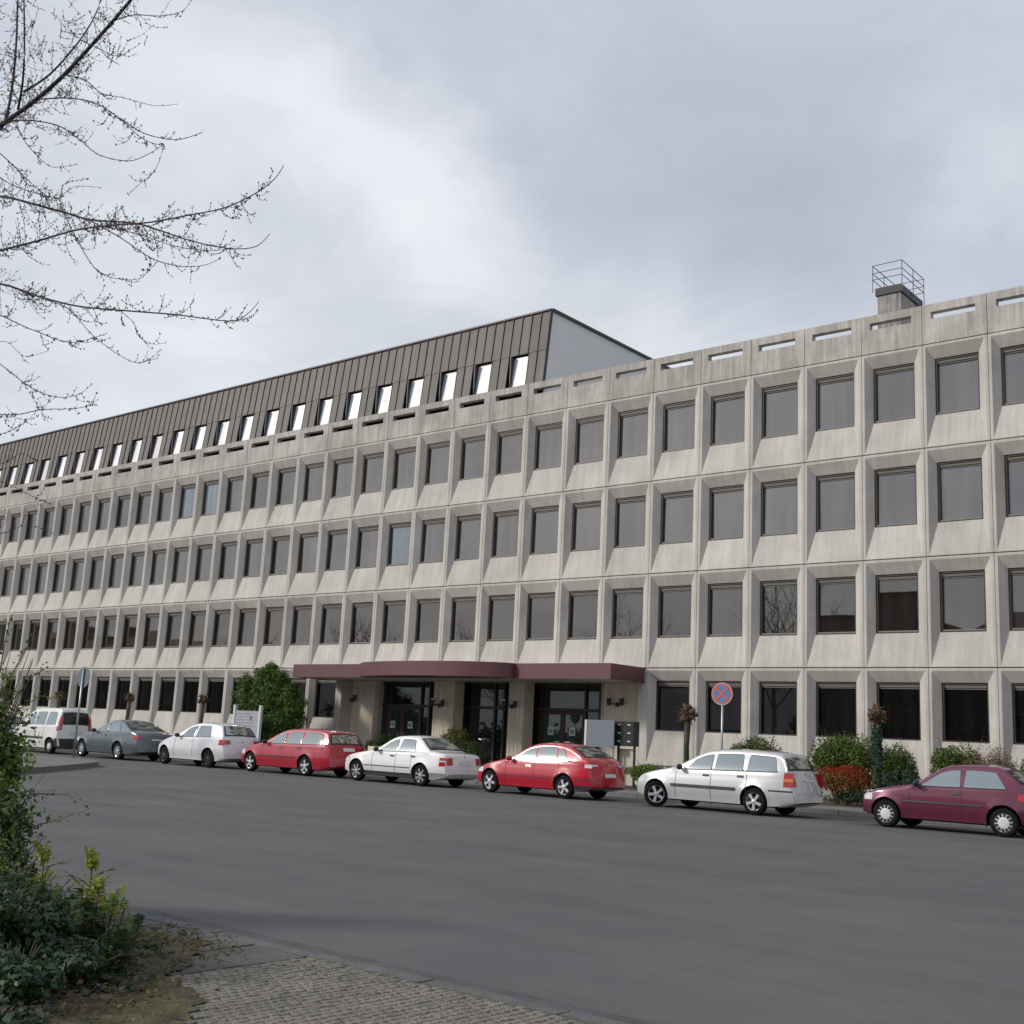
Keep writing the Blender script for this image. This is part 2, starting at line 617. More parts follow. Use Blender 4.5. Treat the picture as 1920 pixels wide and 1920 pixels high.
for x, y in cells[:300]:
    o = link('sett', random.choice(sv), ft, (x + random.uniform(-.005, .005), y + random.uniform(-.005, .005), random.uniform(-.025, -.020)), (random.uniform(-.04, .04), random.uniform(-.04, .04), random.choice((0, 1.5708, 3.1416)) + random.uniform(-.06, .06)))
bm = bmesh.new()
for x, y in cells[300:]:
    nb = len(bm.verts)
    bm.from_mesh(random.choice(sv))
    bm.verts.ensure_lookup_table()
    dx_, dy_, dz_ = random.uniform(-.005, .005), random.uniform(-.005, .005), random.uniform(-.004, .001)
    for v in bm.verts[nb:]:
        v.co += Vector((x + dx_, y + dy_, -.02 + dz_))
me = bpy.data.meshes.new('sett_mass')
bm.to_mesh(me)
bm.free()
me.materials.append(SETT)
link('sett_field', me, ft, kind='stuff')
g = MB()
g.quad([(-16, 0.5, .002), (-2.0, 0.5, .002), (-2.0, 5.199, .002), (-16, 5.199, .002)])
g.quad([(-5.845, 0.5, .0125), (-2.0, 0.5, .0125), (-2.0, 5.19, .0125), (-5.845, 5.19, .0125)])
g.obj('joint_moss', MOSS, kind='structure')

# ------------------------------------------------------------------ the office building
bld = thing('office_building', 'long four storey concrete office block with a grid of recessed windows', 'building', (0, 0, 0))
HX = S


def panel_mesh(h, sill, head, plain_top=.10):
    """one precast bay: narrow front rim, four splayed faces, opening; origin lower left front"""
    d = .21
    g0 = .006
    O = [(g0, 0, .008), (HX - g0, 0, .008), (HX - g0, 0, h - .020), (g0, 0, h - .020)]
    I = [(.095, 0, .035), (HX - .10, 0, .035), (HX - .10, 0, h - plain_top), (.095, 0, h - plain_top)]
    W = [(.15 * HX, d, sill), (.83 * HX, d, sill), (.83 * HX, d, h - head), (.15 * HX, d, h - head)]
    B = [(p[0], .34, p[2]) for p in O]
    W2 = [(p[0], .34, p[2]) for p in W]
    mb = MB()
    mb.v = O + I + W + B + W2
    for a, b_ in ((0, 4), (4, 8)):
        for i in range(4):
            j = (i + 1) % 4
            mb.f.append((a + i, a + j, b_ + j, b_ + i))
    for i in range(4):
        j = (i + 1) % 4
        mb.f.append((12 + i, 12 + j, j, i))
        mb.f.append((8 + i, 8 + j, 16 + j, 16 + i))
        mb.f.append((16 + i, 16 + j, 12 + j, 12 + i))
    mb.m = [0] * len(mb.f)
    me = mb.mesh('concrete_panel', CONC)
    bm = bmesh.new()
    bm.from_mesh(me)
    bmesh.ops.recalc_face_normals(bm, faces=bm.faces)
    es = [e for e in bm.edges if all(v.co.y < .001 for v in e.verts) or any(v.co.y < .001 for v in e.verts) and any(abs(v.co.y - d) < .001 for v in e.verts)]
    bmesh.ops.bevel(bm, geom=es, offset=.006, segments=1, affect='EDGES')
    bm.to_mesh(me)
    bm.free()
    return me, (.15 * HX, .83 * HX, sill, h - head, d)


def window_meshes(rc, paned):
    x0, x1, z0, z1, d = rc
    fw = .062
    f = MB()
    yf, yb = d + .04, d + .15
    f.box(x0 - .01, x0 + fw, yf, yb, z0 - .01, z1 + .01)
    f.box(x1 - fw * .8, x1 + .01, yf, yb, z0 - .01, z1 + .01)
    f.box(x0 + fw, x1 - fw * .8, yf, yb, z1 - .06, z1 + .01)
    f.box(x0 + fw, x1 - fw * .8, yf, yb, z0 - .01, z0 + .045)
    # dark liner of the reveal
    f.box(x0 - .015, x0 - .002, d - .002, yf, z0, z1)
    f.box(x1 + .002, x1 + .015, d - .002, yf, z0, z1)
    fm = f.mesh('window', FRAME)
    b_ = MB()
    b_.box(x0 + fw, x1 - fw * .8, yf + .03, yb, z1 - .15, z1 - .065)
    b_.box(x0 + fw, x1 - fw * .8, yf + .06, yb, z1 - .2, z1 - .16)
    bl = b_.mesh('blind_box', BLIND)
    s_ = MB()
    s_.box(x0 + fw, x1 - fw * .8, yf + .01, yb, z0 + .047, z0 + .085)
    sl = s_.mesh('sill_bar', flat('sill_bar', (.20, .19, .165), .6))
    p = MB()
    p.quad([(x0 + fw - .01, yb - .01, z0 + .02), (x1 - fw * .8 + .01, yb - .01, z0 + .02), (x1 - fw * .8 + .01, yb - .01, z1 - .05), (x0 + fw - .01, yb - .01, z1 - .05)])
    pm = {}
    for key, m in paned.items():
        pm[key] = p.mesh('pane', m)
    # interior sheet behind pane so that nothing shows between panes and core
    return fm, bl, sl, pm


KL, KR = -32, 10
blue = {(4, -16), (4, -15), (3, -8)}
floors = [(1, Z1, Z2), (2, Z2, Z3), (3, Z3, Z4)]
for fl, za, zb in floors:
    pmesh, rc = panel_mesh(zb - za, 1.06, .45)
    fm, bl, sl, pm = window_meshes(rc, {'n': PANE_U if fl > 1 else PANE_L, 'b': PANE_B})
    for k_ in range(KL, KR):
        X = kx(k_)
        link('concrete_panel', pmesh, bld, (X, YF, za))
        o = link('window', fm, bld, (X, YF, za))
        tl = random.uniform(-.004, .004)
        pn = link('pane', pm['b' if (fl + 1, k_) in blue else 'n'], o)
        # panes sit a hair out of true, each its own way
        cxx, czz = (rc[0] + rc[1]) / 2, (rc[2] + rc[3]) / 2
        pn.matrix_local = Matrix.Translation((cxx, rc[4] + .14, czz)) @ Matrix.Rotation(random.uniform(-.012, .012), 4, 'Z') @ Matrix.Rotation(random.uniform(-.012, .012), 4, 'X') @ Matrix.Translation((-cxx, -(rc[4] + .14), -czz))
        link('blind_box', bl, o)
        link('sill_bar', sl, o)
ENT_L, ENT_R = -9, -1
ZG = Z1 - 3.35
pmesh, rc = panel_mesh(Z1 - ZG, 1.19, .43)
fm, bl, sl, pm = window_meshes(rc, {'n': PANE_G})
pl = MB()
pl.box(.012, HX - .012, 0, .34, 0, ZG - .16)
plm = pl.mesh('plinth_panel', CONC)
for k_ in range(KL, KR):
    if ENT_L <= k_ < ENT_R:
        continue
    X = kx(k_)
    link('concrete_panel', pmesh, bld, (X, YF, ZG))
    link('plinth_panel', plm, bld, (X, YF, .14))
    o = link('window', fm, bld, (X, YF, ZG))
    link('pane', pm['n'], o)
    link('blind_box', bl, o)
# parapet
ph = Z5 - Z4
pp = MB()
sx0, sx1 = .14 * HX, .83 * HX
s0, s1 = ph * .62, ph * .80
T = .26
pp.box(.01, HX - .01, 0, T, .01, s0)
pp.box(.01, sx0, 0, T, s0, s1)
pp.box(sx1, HX - .01, 0, T, s0, s1)
pp.box(.01, HX - .01, 0, T, s1, ph)
pp = pp.mesh('parapet_panel', CONC_D)
for k_ in range(KL, KR):
    link('parapet_panel', pp, bld, (kx(k_), YF, Z4))
# drip lines that run under every storey joint
for z in (Z1, Z2, Z3, Z4):
    for k_ in range(KL, KR):
        pass
c = MB()
c.box(kx(KL), kx(KR), YF + .55, YF + 15, .1, Z4 + .15)
c.box(kx(KL), kx(KR), YF + .15, YF + .55, Z4 - .05, Z4 + .12)
cw = MB()
cw.box(kx(KL), kx(ENT_L), YF + .70, YF + .78, .1, Z4 - .06)
cw.box(kx(ENT_R), kx(KR), YF + .70, YF + .78, .1, Z4 - .06)
cw.box(kx(ENT_L), kx(ENT_R), YF + .70, YF + .78, Z1, Z4 - .06)
cw.obj('inner_wall', WALL_D, bld)
c = MB()
c.box(kx(KL), kx(KR), YF + 1.3, YF + 15, .1, Z4 + .0)
c.box(kx(KL), kx(KR), YF + .27, YF + 15, Z4 + .001, Z4 + .2)
c.box(kx(KL), kx(KR), YF + .42, YF + .69, Z4 - .25, Z4 - .01)
c.obj('building_core', WALL_D, bld)

# set-back roof storey with sheet cladding
MB0, MB1 = .45, .82                      # set-back at its foot and at its top
pb = at(1019.5, 706, YF + MB0)
GX = pb.x
zt_ = at(1030, 582, YF + MB1).z
zb_ = Z5 - .12
roofst = thing('roof_storey', 'set back roof storey clad in weathered sheets with small bright windows', 'roof storey', (0, 0, 0))


def ms(X, t, off=0.0):
    """point on the slope: t 0 at the foot, 1 at the top, off = outwards"""
    y = YF + MB0 + (MB1 - MB0) * t
    z = zb_ + (zt_ - zb_) * t
    return Vector((X, y - off, z + off * .17))


hh = zt_ - zb_
WT = 1.70 / hh
cw_ = S / 4
rows = [(0.0, WT), (WT, 1.0)]


def sheet(x0, x1, t0, t1, name='cladding_sheet', mb=None):
    m_ = mb or MB()
    th = .025
    e = .012
    P0 = [ms(x0 + e, t0, .0), ms(x1 - e, t0, .0), ms(x1 - e, t1, .0), ms(x0 + e, t1, .0)]
    P1 = [ms(x0 + e, t0, .03), ms(x1 - e, t0, .03), ms(x1 - e, t1, .012), ms(x0 + e, t1, .012)]
    m_.quad(P1)
    for i in range(4):
        j = (i + 1) % 4
        m_.quad([P0[i], P0[j], P1[j], P1[i]])
    # standing seam at the right edge
    a, b_ = ms(x1 - .03, t0, .015), ms(x1 - .03, t1, .012)
    c_, d_ = ms(x1 - .03, t0, .065), ms(x1 - .03, t1, .055)
    dx = Vector((.022, 0, 0))
    m_.quad([a, c_, d_, b_])
    m_.quad([c_, c_ + dx, d_ + dx, d_])
    m_.quad([a + dx, b_ + dx, d_ + dx, c_ + dx])
    return m_


far = MB()
kk = -4
kend = KL
GKX = GX
bi = 0
x = GX
while True:
    x1 = GX - bi * cw_
    x0 = x1 - cw_
    if x0 < kx(KL):
        break
    kf = (x0 / S + K0 + 8 * 40)
    frac = (x0 / S + K0) % 1.0
    cen = ((x0 + x1) / 2 / S + K0) % 1.0
    blocked = .27 < cen < .74
    for r, (t0, t1) in enumerate(rows):
        if r == 0 and blocked:
            continue
        sh = 0
        if r == 0:
            t1 = t1 + (.0)
        if x0 > kx(-16):
            sheet(x0, x1, t0, t1).obj('cladding_sheet', ZINC, roofst, fix=True)
        else:
            sheet(x0, x1, t0, t1, mb=far)
    bi += 1
far.obj('cladding_sheet', ZINC, roofst, kind='stuff')
# body, flat top, gable and trims
gz = zt_
body = MB()
q0, q1 = ms(GX, 0, -.35), ms(GX, 1, -.02)
for X0, X1 in ((kx(KL), GX),):
    back = YF + 13.5
    pts0 = [(X0, q0.y, q0.z - .6), (X0, q1.y, q1.z), (X0, back, q1.z), (X0, back, q0.z - .6)]
    pts1 = [(X1 - .02, p[1], p[2]) for p in pts0]
    body.quad(pts0)
    body.quad(pts1[::-1])
    body.quad([pts0[1], pts0[2], pts1[2], pts1[1]])
    body.quad([pts0[2], pts0[3], pts1[3], pts1[2]])
    body.quad([pts0[0], pts0[1], pts1[1], pts1[0]])
body.obj('roof_body', ZINC_D, roofst, fix=True)
gb = MB()
a0, a1 = ms(GX, -.05, 0), ms(GX, 1, -.03)
back = YF + 13.5
gb.quad([(GX + .01, a0.y, a0.z), (GX + .01, back, a0.z - .3), (GX + .01, back, a1.z - .05), (GX + .01, a1.y, a1.z - .05)])
gb.obj('gable_wall', GABLE, roofst)
tr = MB()
tr.tube([ms(GX + .03, -.03, .05), ms(GX + .03, 1.0, .05)], .075, 4)
tr.box(GX - .08, GX + .10, ms(0, 1).y - .05, back, zt_ - .08, zt_ + .03)
tr.obj('gable_trim', ZINC_D, roofst)
tr = MB()
tr.box(kx(KL), GX - .08, ms(0, 1).y - .09, ms(0, 1).y + .2, zt_ - .02, zt_ + .05)
tr.obj('eaves_trim', ZINC_D, roofst)
# small windows
k_ = -5
wn = MB()
wx0, wx1 = .27 * S, .73 * S
t1 = WT


def rel(X, t, off):
    p = ms(X, t, off)
    return p


for k_ in range(-32, -4):
    X = kx(k_)
    lin = MB()
    A = [rel(X + wx0, 0, .035), rel(X + wx1, 0, .035), rel(X + wx1, t1, .035), rel(X + wx0, t1, .035)]
    Bk = [rel(X + wx0 + .0, 0, -.10), rel(X + wx1, 0, -.10), rel(X + wx1, t1, -.10), rel(X + wx0, t1, -.10)]
    for i in range(4):
        j = (i + 1) % 4
        lin.quad([A[i], A[j], Bk[j], Bk[i]])
    fr = .05
    lin.box(X + wx0, X + wx0 + fr, Bk[0].y - .06, Bk[0].y + .1, Bk[0].z, Bk[3].z)
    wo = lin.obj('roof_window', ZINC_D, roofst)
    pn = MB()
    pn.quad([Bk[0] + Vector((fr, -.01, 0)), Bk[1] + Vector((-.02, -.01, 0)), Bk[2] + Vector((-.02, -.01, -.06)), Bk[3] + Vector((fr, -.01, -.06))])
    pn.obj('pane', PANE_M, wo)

# ------------------------------------------------------------------ entrance
ent = bld
EY = YF + .65
cb, ct = at(1145, 1273, YF - 2.1).z, at(1145, 1243, YF - 2.1).z
CXL = at(550, 1255, YF - 2.1).x
CXR = at(1145, 1255, YF - 2.1).x
CY = YF - 2.1


def seg(name, m, x0, x1, y0, y1, z0, z1, parent=bld, **kw):
    a = MB()
    a.box(x0, x1, y0, y1, z0, z1)
    return a.obj(name, m, parent, **kw)


can = thing('entrance_canopy', 'flat maroon entrance canopy with a bowed middle section', 'canopy', (0, 0, 0))
f = MB()
f.box(CXL, CXR, CY, CY + .06, cb, ct)
f.box(CXR - .06, CXR, CY + .06, YF - .01, cb, ct)
f.box(CXL, CXL + .06, CY + .06, YF - .01, cb, ct)
f.obj('fascia', CANOPY, can)
f = MB()
f.box(CXL + .06, CXR - .06, CY + .06, YF - .012, cb + .03, ct - .05)
f.obj('canopy_slab', SOFFIT, can)
# bowed part
bx0, bx1 = at(694, 1255, CY).x, at(965, 1255, CY).x
bxc = (bx0 + bx1) / 2 - .15
hw = (bx1 - bx0) / 2 + .15
bow = 1.35
arc = []
for i in range(41):
    t = math.pi * i / 40
    cxx = -math.cos(t)
    arc.append((bxc + hw * cxx, CY - .02 - bow * math.sin(t)))
bt0, bt1 = cb + .0, ct - .0
f = MB()
for i in range(40):
    a, b_ = arc[i], arc[i + 1]
    f.quad([(a[0], a[1], bt0), (b_[0], b_[1], bt0), (b_[0], b_[1], bt1), (a[0], a[1], bt1)])
for i in range(40):
    a, b_ = arc[i], arc[i + 1]
    f.quad([(a[0], a[1], bt1), (b_[0], b_[1], bt1), (b_[0], CY - .002, bt1), (a[0], CY - .002, bt1)])
f.obj('bowed_fascia', CANOPY, can, fix=True)
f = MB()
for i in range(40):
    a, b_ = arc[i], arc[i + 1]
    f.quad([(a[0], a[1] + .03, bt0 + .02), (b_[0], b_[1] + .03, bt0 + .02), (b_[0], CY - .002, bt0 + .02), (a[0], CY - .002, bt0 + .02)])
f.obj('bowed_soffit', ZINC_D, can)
# header over the entrance, ceiling of the recess
seg('header_panel', CONC, kx(ENT_L), kx(ENT_R), YF, YF + .3, ct - .02, Z1 - .03)
seg('entrance_ceiling', SOFFIT, kx(ENT_L), kx(ENT_R), YF, EY + 1.4, cb + .05, ct - .03)
seg('return_wall', CONC, kx(ENT_L) - .06, kx(ENT_L) + .28, YF + .002, EY + .3, .14, cb + .03)
seg('return_wall', CONC, kx(ENT_R) - .3, kx(ENT_R) + .06, YF + .002, EY + .3, .14, cb + .03)


def ribbed(x0, x1, y, parent=bld, depth=.3):
    a = MB()
    a.box(x0, x1, y, y + depth, .14, cb + .045)
    o = a.obj('ribbed_wall', BEIGE, parent)
    nn = max(1, int((x1 - x0) / .16))
    st = (x1 - x0) / nn
    r = MB()
    r.box(.01, st - .03, -.012, .002, .15, cb + .04)
    rm = r.mesh('rib', BEIGE)
    for i in range(nn):
        link('rib', rm, o, (x0 + i * st, y, 0))


def k2(px, d=.65):
    return at(px, 1330, YF + d).x


ribbed(kx(ENT_L) + .28, k2(700), EY)
ribbed(k2(812, .4), k2(850, .4), YF + .4, depth=.6)
ribbed(k2(953, .4), k2(982, .4), YF + .4, depth=.6)
ribbed(k2(1132), kx(ENT_R) - .3, EY)


def shopfront(x0, x1, doors, side_l=.35, side_r=.3):
    y = EY + .55
    zt = cb + .05
    f = MB()
    w_ = .09
    zz = .16
    tr_ = 2.62
    xs_ = [x0, x0 + side_l * 1.6, x1 - side_r * 1.6, x1]
    for xx in xs_:
        f.box(xx - w_ / 2, xx + w_ / 2, y - .06, y + .1, zz, zt)
    f.box(x0, x1, y - .05, y + .09, tr_, tr_ + .12)
    f.box(x0, x1, y - .05, y + .09, zz, zz + .08)
    f.box(x0, x1, y - .05, y + .09, zt - .08, zt + .02)
    o = f.obj('entrance_glazing', FRAME, bld)
    for a, b_ in zip(xs_[:-1], xs_[1:]):
        for z0, z1 in ((zz + .08, tr_), (tr_ + .12, zt - .08)):
            if doors and a == xs_[1] and z0 < 1:
                continue
            p = MB()
            p.quad([(a + w_ / 2, y + .02, z0), (b_ - w_ / 2, y + .02, z0), (b_ - w_ / 2, y + .02, z1), (a + w_ / 2, y + .02, z1)])
            p.obj('pane', PANE_D, o)
    if doors:
        xa, xb = xs_[1] + w_ / 2, xs_[2] - w_ / 2
        mid = (xa + xb) / 2
        for a, b_ in ((xa, mid - .004), (mid + .004, xb)):
            d = MB()
            s_ = .10
            d.box(a, a + s_, y - .03, y + .03, zz + .02, tr_ - .02)
            d.box(b_ - s_, b_, y - .03, y + .03, zz + .02, tr_ - .02)
            d.box(a + s_, b_ - s_, y - .03, y + .03, zz + .02, zz + .28)
            d.box(a + s_, b_ - s_, y - .03, y + .03, tr_ - .13, tr_ - .02)
            do = d.obj('door_leaf', flat('door_frame', (.06, .022, .022), .5), bld)
            p = MB()
            p.quad([(a + s_, y, zz + .28), (b_ - s_, y, zz + .28), (b_ - s_, y, tr_ - .13), (a + s_, y, tr_ - .13)])
            p.obj('pane', glass('door_pane', (.045, .06, .055), (.7, .75, .74), .07), do)
            hb = MB()
            hx = b_ - .16 if a == xa else a + .16
            hb.tube([(hx, y - .08, 1.0), (hx, y - .08, 1.5)], .015, 6)
            hb.obj('handle', GALV, do)
            nt = MB()
            cxm = (a + b_) / 2 - .05
            nt.box(cxm - .14, cxm + .14, y - .012, y - .006, 1.72, 2.02)
            no = nt.obj('notice', PLATE, do)
            tx = MB()
            tx.box(cxm - .09, cxm + .09, y - .016, y - .013, 1.80, 1.93)
            tx.obj('notice_print', flat('print', (.22, .24, .25), .7), no)


shopfront(k2(706, 1.2), k2(806, 1.2), True)
shopfront(k2(850, 1.2), k2(946, 1.2), False)
shopfront(k2(990, 1.2), k2(1126, 1.2), True, .42, .42)
# dark lobby behind the glazing line to close the recess
seg('lobby_wall', WALL_D, kx(ENT_L), kx(ENT_R), EY + .9, EY + 1.0, .1, Z1)
seg('inner_jamb', CONC, k2(700), k2(706, 1.0), EY + .3, EY + .62, .14, cb + .04)
seg('inner_jamb', CONC, k2(1128, 1.0), k2(1134, 1.0), EY + .3, EY + .62, .14, cb + .04)
# low planter wall by the left doors
plw = thing('planter_wall', 'low pale planter wall in front of the left entrance doors', 'planter', (0, 0, 0))
x0, x1 = at(690, 1400, 32).x, at(775, 1400, 32).x
seg('planter_front', BEIGE, x0, x1, 32, 32.2, .14, .95, plw)
seg('planter_side', BEIGE, x0, x0 + .2, 32.2, 33.4, .14, .95, plw)
seg('planter_soil', SOIL, x0 + .2, x1, 32.2, 33.4, .14, .85, plw)


# wall lamps: a bar with two upturned cups
def wall_lamp(px, py, d, label):
    p = at(px, py, YF + d)
    t = thing('wall_lamp', label, 'lamp', p, 0, 'double wall lamps beside the entrance')
    a = MB()
    a.tube([(-.28, -.16, -.04), (.28, -.16, -.04)], .02, 6)
    a.tube([(0, 0, -.06), (0, -.16, -.04)], .025, 6)
    a.lathe([(.0, .0), (.09, 0), (.09, -.03), (0, -.03)], 12, axis='y', o=(0, 0, -.06))
    a.obj('bracket', FRAME, t)
    for s_ in (-.28, .28):
        b_ = MB()
        b_.lathe([(.0, -.10), (.05, -.10), (.085, .0), (.085, .16), (.0, .165)], 12, o=(s_, -.16, 0))
        lo = b_.obj('lamp_shade', FRAME, t)
        b2 = MB()
        b2.lathe([(.06, .165), (.06, .21), (0, .22)], 10, o=(s_, -.16, 0))
        b2.obj('lamp_glass', CLEARL, lo)


wall_lamp(662, 1310, .62, 'dark double lamp on the sunlit ribbed wall left of the entrance')
wall_lamp(825, 1320, .36, 'dark double lamp on the first pillar right of the notice doors')
wall_lamp(960, 1322, .36, 'dark double lamp on the second pillar between the glass fronts')
wall_lamp(1158, 1318, .62, 'dark double lamp on the wall above the black letter boxes')

# ------------------------------------------------------------------ rooftop shaft with railing
cy = YF + 5.0
c_fr, c_fl = at(1690, 531, cy), at(1641, 549, cy)
rt_ = at(1690, 488, cy).z
cap_top = c_fr.z
cx0, cx1 = c_fl.x, c_fr.x
dep = at(1730, 524, cy + 2.0).x - cx1
# depth so that the railing's far corner falls where it is seen
best = min((abs(at(1729, 523, cy + d_ * .05).x - cx1), d_ * .05) for d_ in range(10, 120))
dep = best[1]
sh_ = thing('roof_shaft', 'stained concrete roof shaft with a black cap behind the parapet', 'shaft', (0, 0, 0))
capb = at(1690, 545, cy).z
seg('shaft_wall', mat('stained_shaft', (.40, .37, .35), .9, .35, 2.5, streak=.5), cx0 + .06, cx1 - .06, cy + .06, cy + dep - .06, Z4, capb, sh_)
seg('cap', BLACKP, cx0, cx1, cy, cy + dep, capb, cap_top, sh_)
RAILM = flat('railing_metal', (.16, .17, .20), .5)
rl = thing('roof_railing', 'thin steel safety railing round the top of the roof shaft', 'railing', (0, 0, 0))
cs = [(cx0 - .08, cy - .04), (cx1 + .04, cy - .04), (cx1 + .04, cy + dep + .04), (cx0 - .08, cy + dep + .04)]
for i in range(4):
    a, b_ = cs[i], cs[(i + 1) % 4]
    for fz in (0, .34, .62):
        t_ = MB()
        z = rt_ - fz * (rt_ - cap_top)
        t_.tube([(a[0], a[1], z), (b_[0], b_[1], z)], .016, 5)
        t_.obj('rail', RAILM, rl)
    nseg = 2 if i % 2 else 1
    for j in range(nseg):
        t_ = MB()
        px_, py_ = a[0] + (b_[0] - a[0]) * j / nseg, a[1] + (b_[1] - a[1]) * j / nseg
        t_.tube([(px_, py_, cap_top - .15), (px_, py_, rt_ + .02)], .018, 5)
        t_.obj('post', RAILM, rl)

# ------------------------------------------------------------------ cars
def chaikin(p, it=2):
    for _ in range(it):
        q = [p[0]]
        for a, b_ in zip(p[:-1], p[1:]):
            q.append((a[0] * .75 + b_[0] * .25, a[1] * .75 + b_[1] * .25))
            q.append((a[0] * .25 + b_[0] * .75, a[1] * .25 + b_[1] * .75))
        q.append(p[-1])
        p = q
    return p


def sm(t):
    t = max(0., min(1., t))
    return t * t * (3 - 2 * t)


class Car:
    def __init__(s, top, belt, W, wheels, R, zb=.2, tumble=.26, roof_r=.07):
        s.L = top[-1][0]
        s.top = chaikin(top, 3)
        s.belt, s.W, s.wheels, s.R, s.zb, s.tumble = belt, W, wheels, R, zb, tumble
        s.rr = roof_r
        X = [p[0] for p in s.top]
        for i in range(1, len(X)):
            if X[i] <= X[i - 1]:
                X[i] = X[i - 1] + .0015
        s.X = np.array(X)
        s.Z = np.array([p[1] for p in s.top])
        # resample by arc length
        ds = np.r_[0, np.cumsum(np.hypot(np.diff(s.X), np.diff(s.Z)))]
        n = 110
        u = np.linspace(0, ds[-1], n)
        s.sx = np.interp(u, ds, s.X)
        s.sz = np.interp(u, ds, s.Z)

    def zt(s, x):
        return float(np.interp(x, s.X, s.Z))

    def zbelt(s, x):
        return s.belt[0] + (s.belt[1] - s.belt[0]) * x / s.L

    def zbot(s, x):
        e = .10 * max(0, 1 - x / .6) ** 2 + .12 * max(0, 1 - (s.L - x) / .7) ** 2
        return s.zb + e

    def Y(s, x, z):
        w = s.W / 2
        w *= 1 - .13 * max(0, 1 - x / .9) ** 2.2 - .10 * max(0, 1 - (s.L - x) / .8) ** 2.4
        b_ = s.zbelt(x)
        if z <= b_:
            t = (z - s.zb) / (b_ - s.zb)
            pr = .925 + .075 * sm(t / .44) - .060 * sm((t - .46) / .54)
            # a soft crease under the shoulder
            pr += .008 * math.exp(-((t - .80) / .06) ** 2)
            # flared arches
            for wx in s.wheels:
                dd = math.hypot(x - wx, z - s.R)
                pr += .016 * math.exp(-((dd - s.R - .05) / .07) ** 2)
        else:
            t = (z - b_) / .52
            pr = .940 - .030 * sm(t / .07) - s.tumble * (max(0, t) ** 1.15)
        return w * pr

    def D(s, x, y, z):
        q = (y / (s.W / 2)) ** 2
        fx = .16 * q * max(0, 1 - x / 1.0) ** 1.5
        rx = -.12 * q * max(0, 1 - (s.L - x) / .9) ** 1.5
        # windscreen wraps round
        wx = .10 * q * sm((z - s.zbelt(x)) / .1) * sm((s.L * .6 - x) / 1.0)
        return Vector((x + fx + rx + wx, y, z))

    def ring(s, x, z):
        zb = s.zbot(x)
        z = max(z, zb + .01)
        pts = [(0, zb), (s.Y(x, zb) * .6, zb), (s.Y(x, zb) - .04, zb)]
        r = min(s.rr, (z - zb) * .4)
        zs = z - r
        b_ = min(s.zbelt(x), zs)
        for i in range(10):
            zz = zb + .03 + (b_ - zb - .03) * i / 9 if b_ > zb + .04 else b_
            pts.append((s.Y(x, zz), zz))
        for i in range(1, 13):
            zz = b_ + (zs - b_) * (i / 12) ** 1.7
            pts.append((s.Y(x, zz), zz))
        ye = s.Y(x, zs)
        for a in (30, 60, 90):
            t = math.radians(a)
            pts.append((ye - r * 1.0 * (1 - math.cos(t)), zs + r * math.sin(t)))
        yt = ye - r
        crown = s.crown(x, z)
        for i in range(1, 6):
            q = 1 - i / 5
            pts.append((yt * q, z + crown * (1 - q * q)))
        return pts

    def crown(s, x, z):
        return .035 if z > s.zbelt(x) + .25 else .02

    def body(s, mats):
        mb = MB()
        rings = []
        for x, z in zip(s.sx, s.sz):
            h = s.ring(x, z)
            full = [(-y, zz) for y, zz in h[::-1][:-1]] + h[0:]
            # order: top centre(-) ... bottom ... top centre(+)
            rings.append([s.D(x, y, zz) for y, zz in full])
        n = len(rings[0])
        for r in rings:
            mb.v += [tuple(p) for p in r]
        for i in range(len(rings) - 1):
            for j in range(n - 1):
                a = i * n + j
                mb.f.append((a, a + 1, a + n + 1, a + n))
                zc_ = (rings[i][j].z + rings[i][j + 1].z) / 2
                mb.m.append(1 if zc_ < s.zb + .025 else 0)
        mb.f.append(tuple(range(n))[::-1])
        mb.m.append(0)
        mb.f.append(tuple((len(rings) - 1) * n + j for j in range(n)))
        mb.m.append(1)
        me = mb.mesh('body', mats, True)
        bm = bmesh.new()
        bm.from_mesh(me)
        bmesh.ops.remove_doubles(bm, verts=bm.verts, dist=2e-4)
        bmesh.ops.holes_fill(bm, edges=[e for e in bm.edges if e.is_boundary], sides=0)
        bmesh.ops.recalc_face_normals(bm, faces=bm.faces)
        if bm.calc_volume(signed=True) < 0:
            bmesh.ops.reverse_faces(bm, faces=bm.faces)
        bm.to_mesh(me)
        bm.free()
        o = bpy.data.objects.new('body', me)
        COL.objects.link(o)
        # wheel arches
        cut = MB()
        for wx in s.wheels:
            for sd_ in (-1, 1):
                y0, y1 = sd_ * (s.W / 2 - .30), sd_ * (s.W / 2 + .15)
                cut.lathe([(0, y0), (s.R + .055, y0), (s.R + .055, y1), (0, y1)], 40, axis='y', o=(wx, 0, s.R + .01))
        cm = cut.mesh('cutter', [mats[1], mats[1]])
        cm.polygons.foreach_set('material_index', [1] * len(cm.polygons))
        bm = bmesh.new()
        bm.from_mesh(cm)
        bmesh.ops.remove_doubles(bm, verts=bm.verts, dist=1e-4)
        bmesh.ops.recalc_face_normals(bm, faces=bm.faces)
        if bm.calc_volume(signed=True) < 0:
            bmesh.ops.reverse_faces(bm, faces=bm.faces)
        bm.to_mesh(cm)
        bm.free()
        co = bpy.data.objects.new('cutter', cm)
        COL.objects.link(co)
        def vol(m_):
            q = bmesh.new()
            q.from_mesh(m_)
            r_ = q.calc_volume(signed=True)
            q.free()
            return r_
        v0 = vol(me)
        nm = None
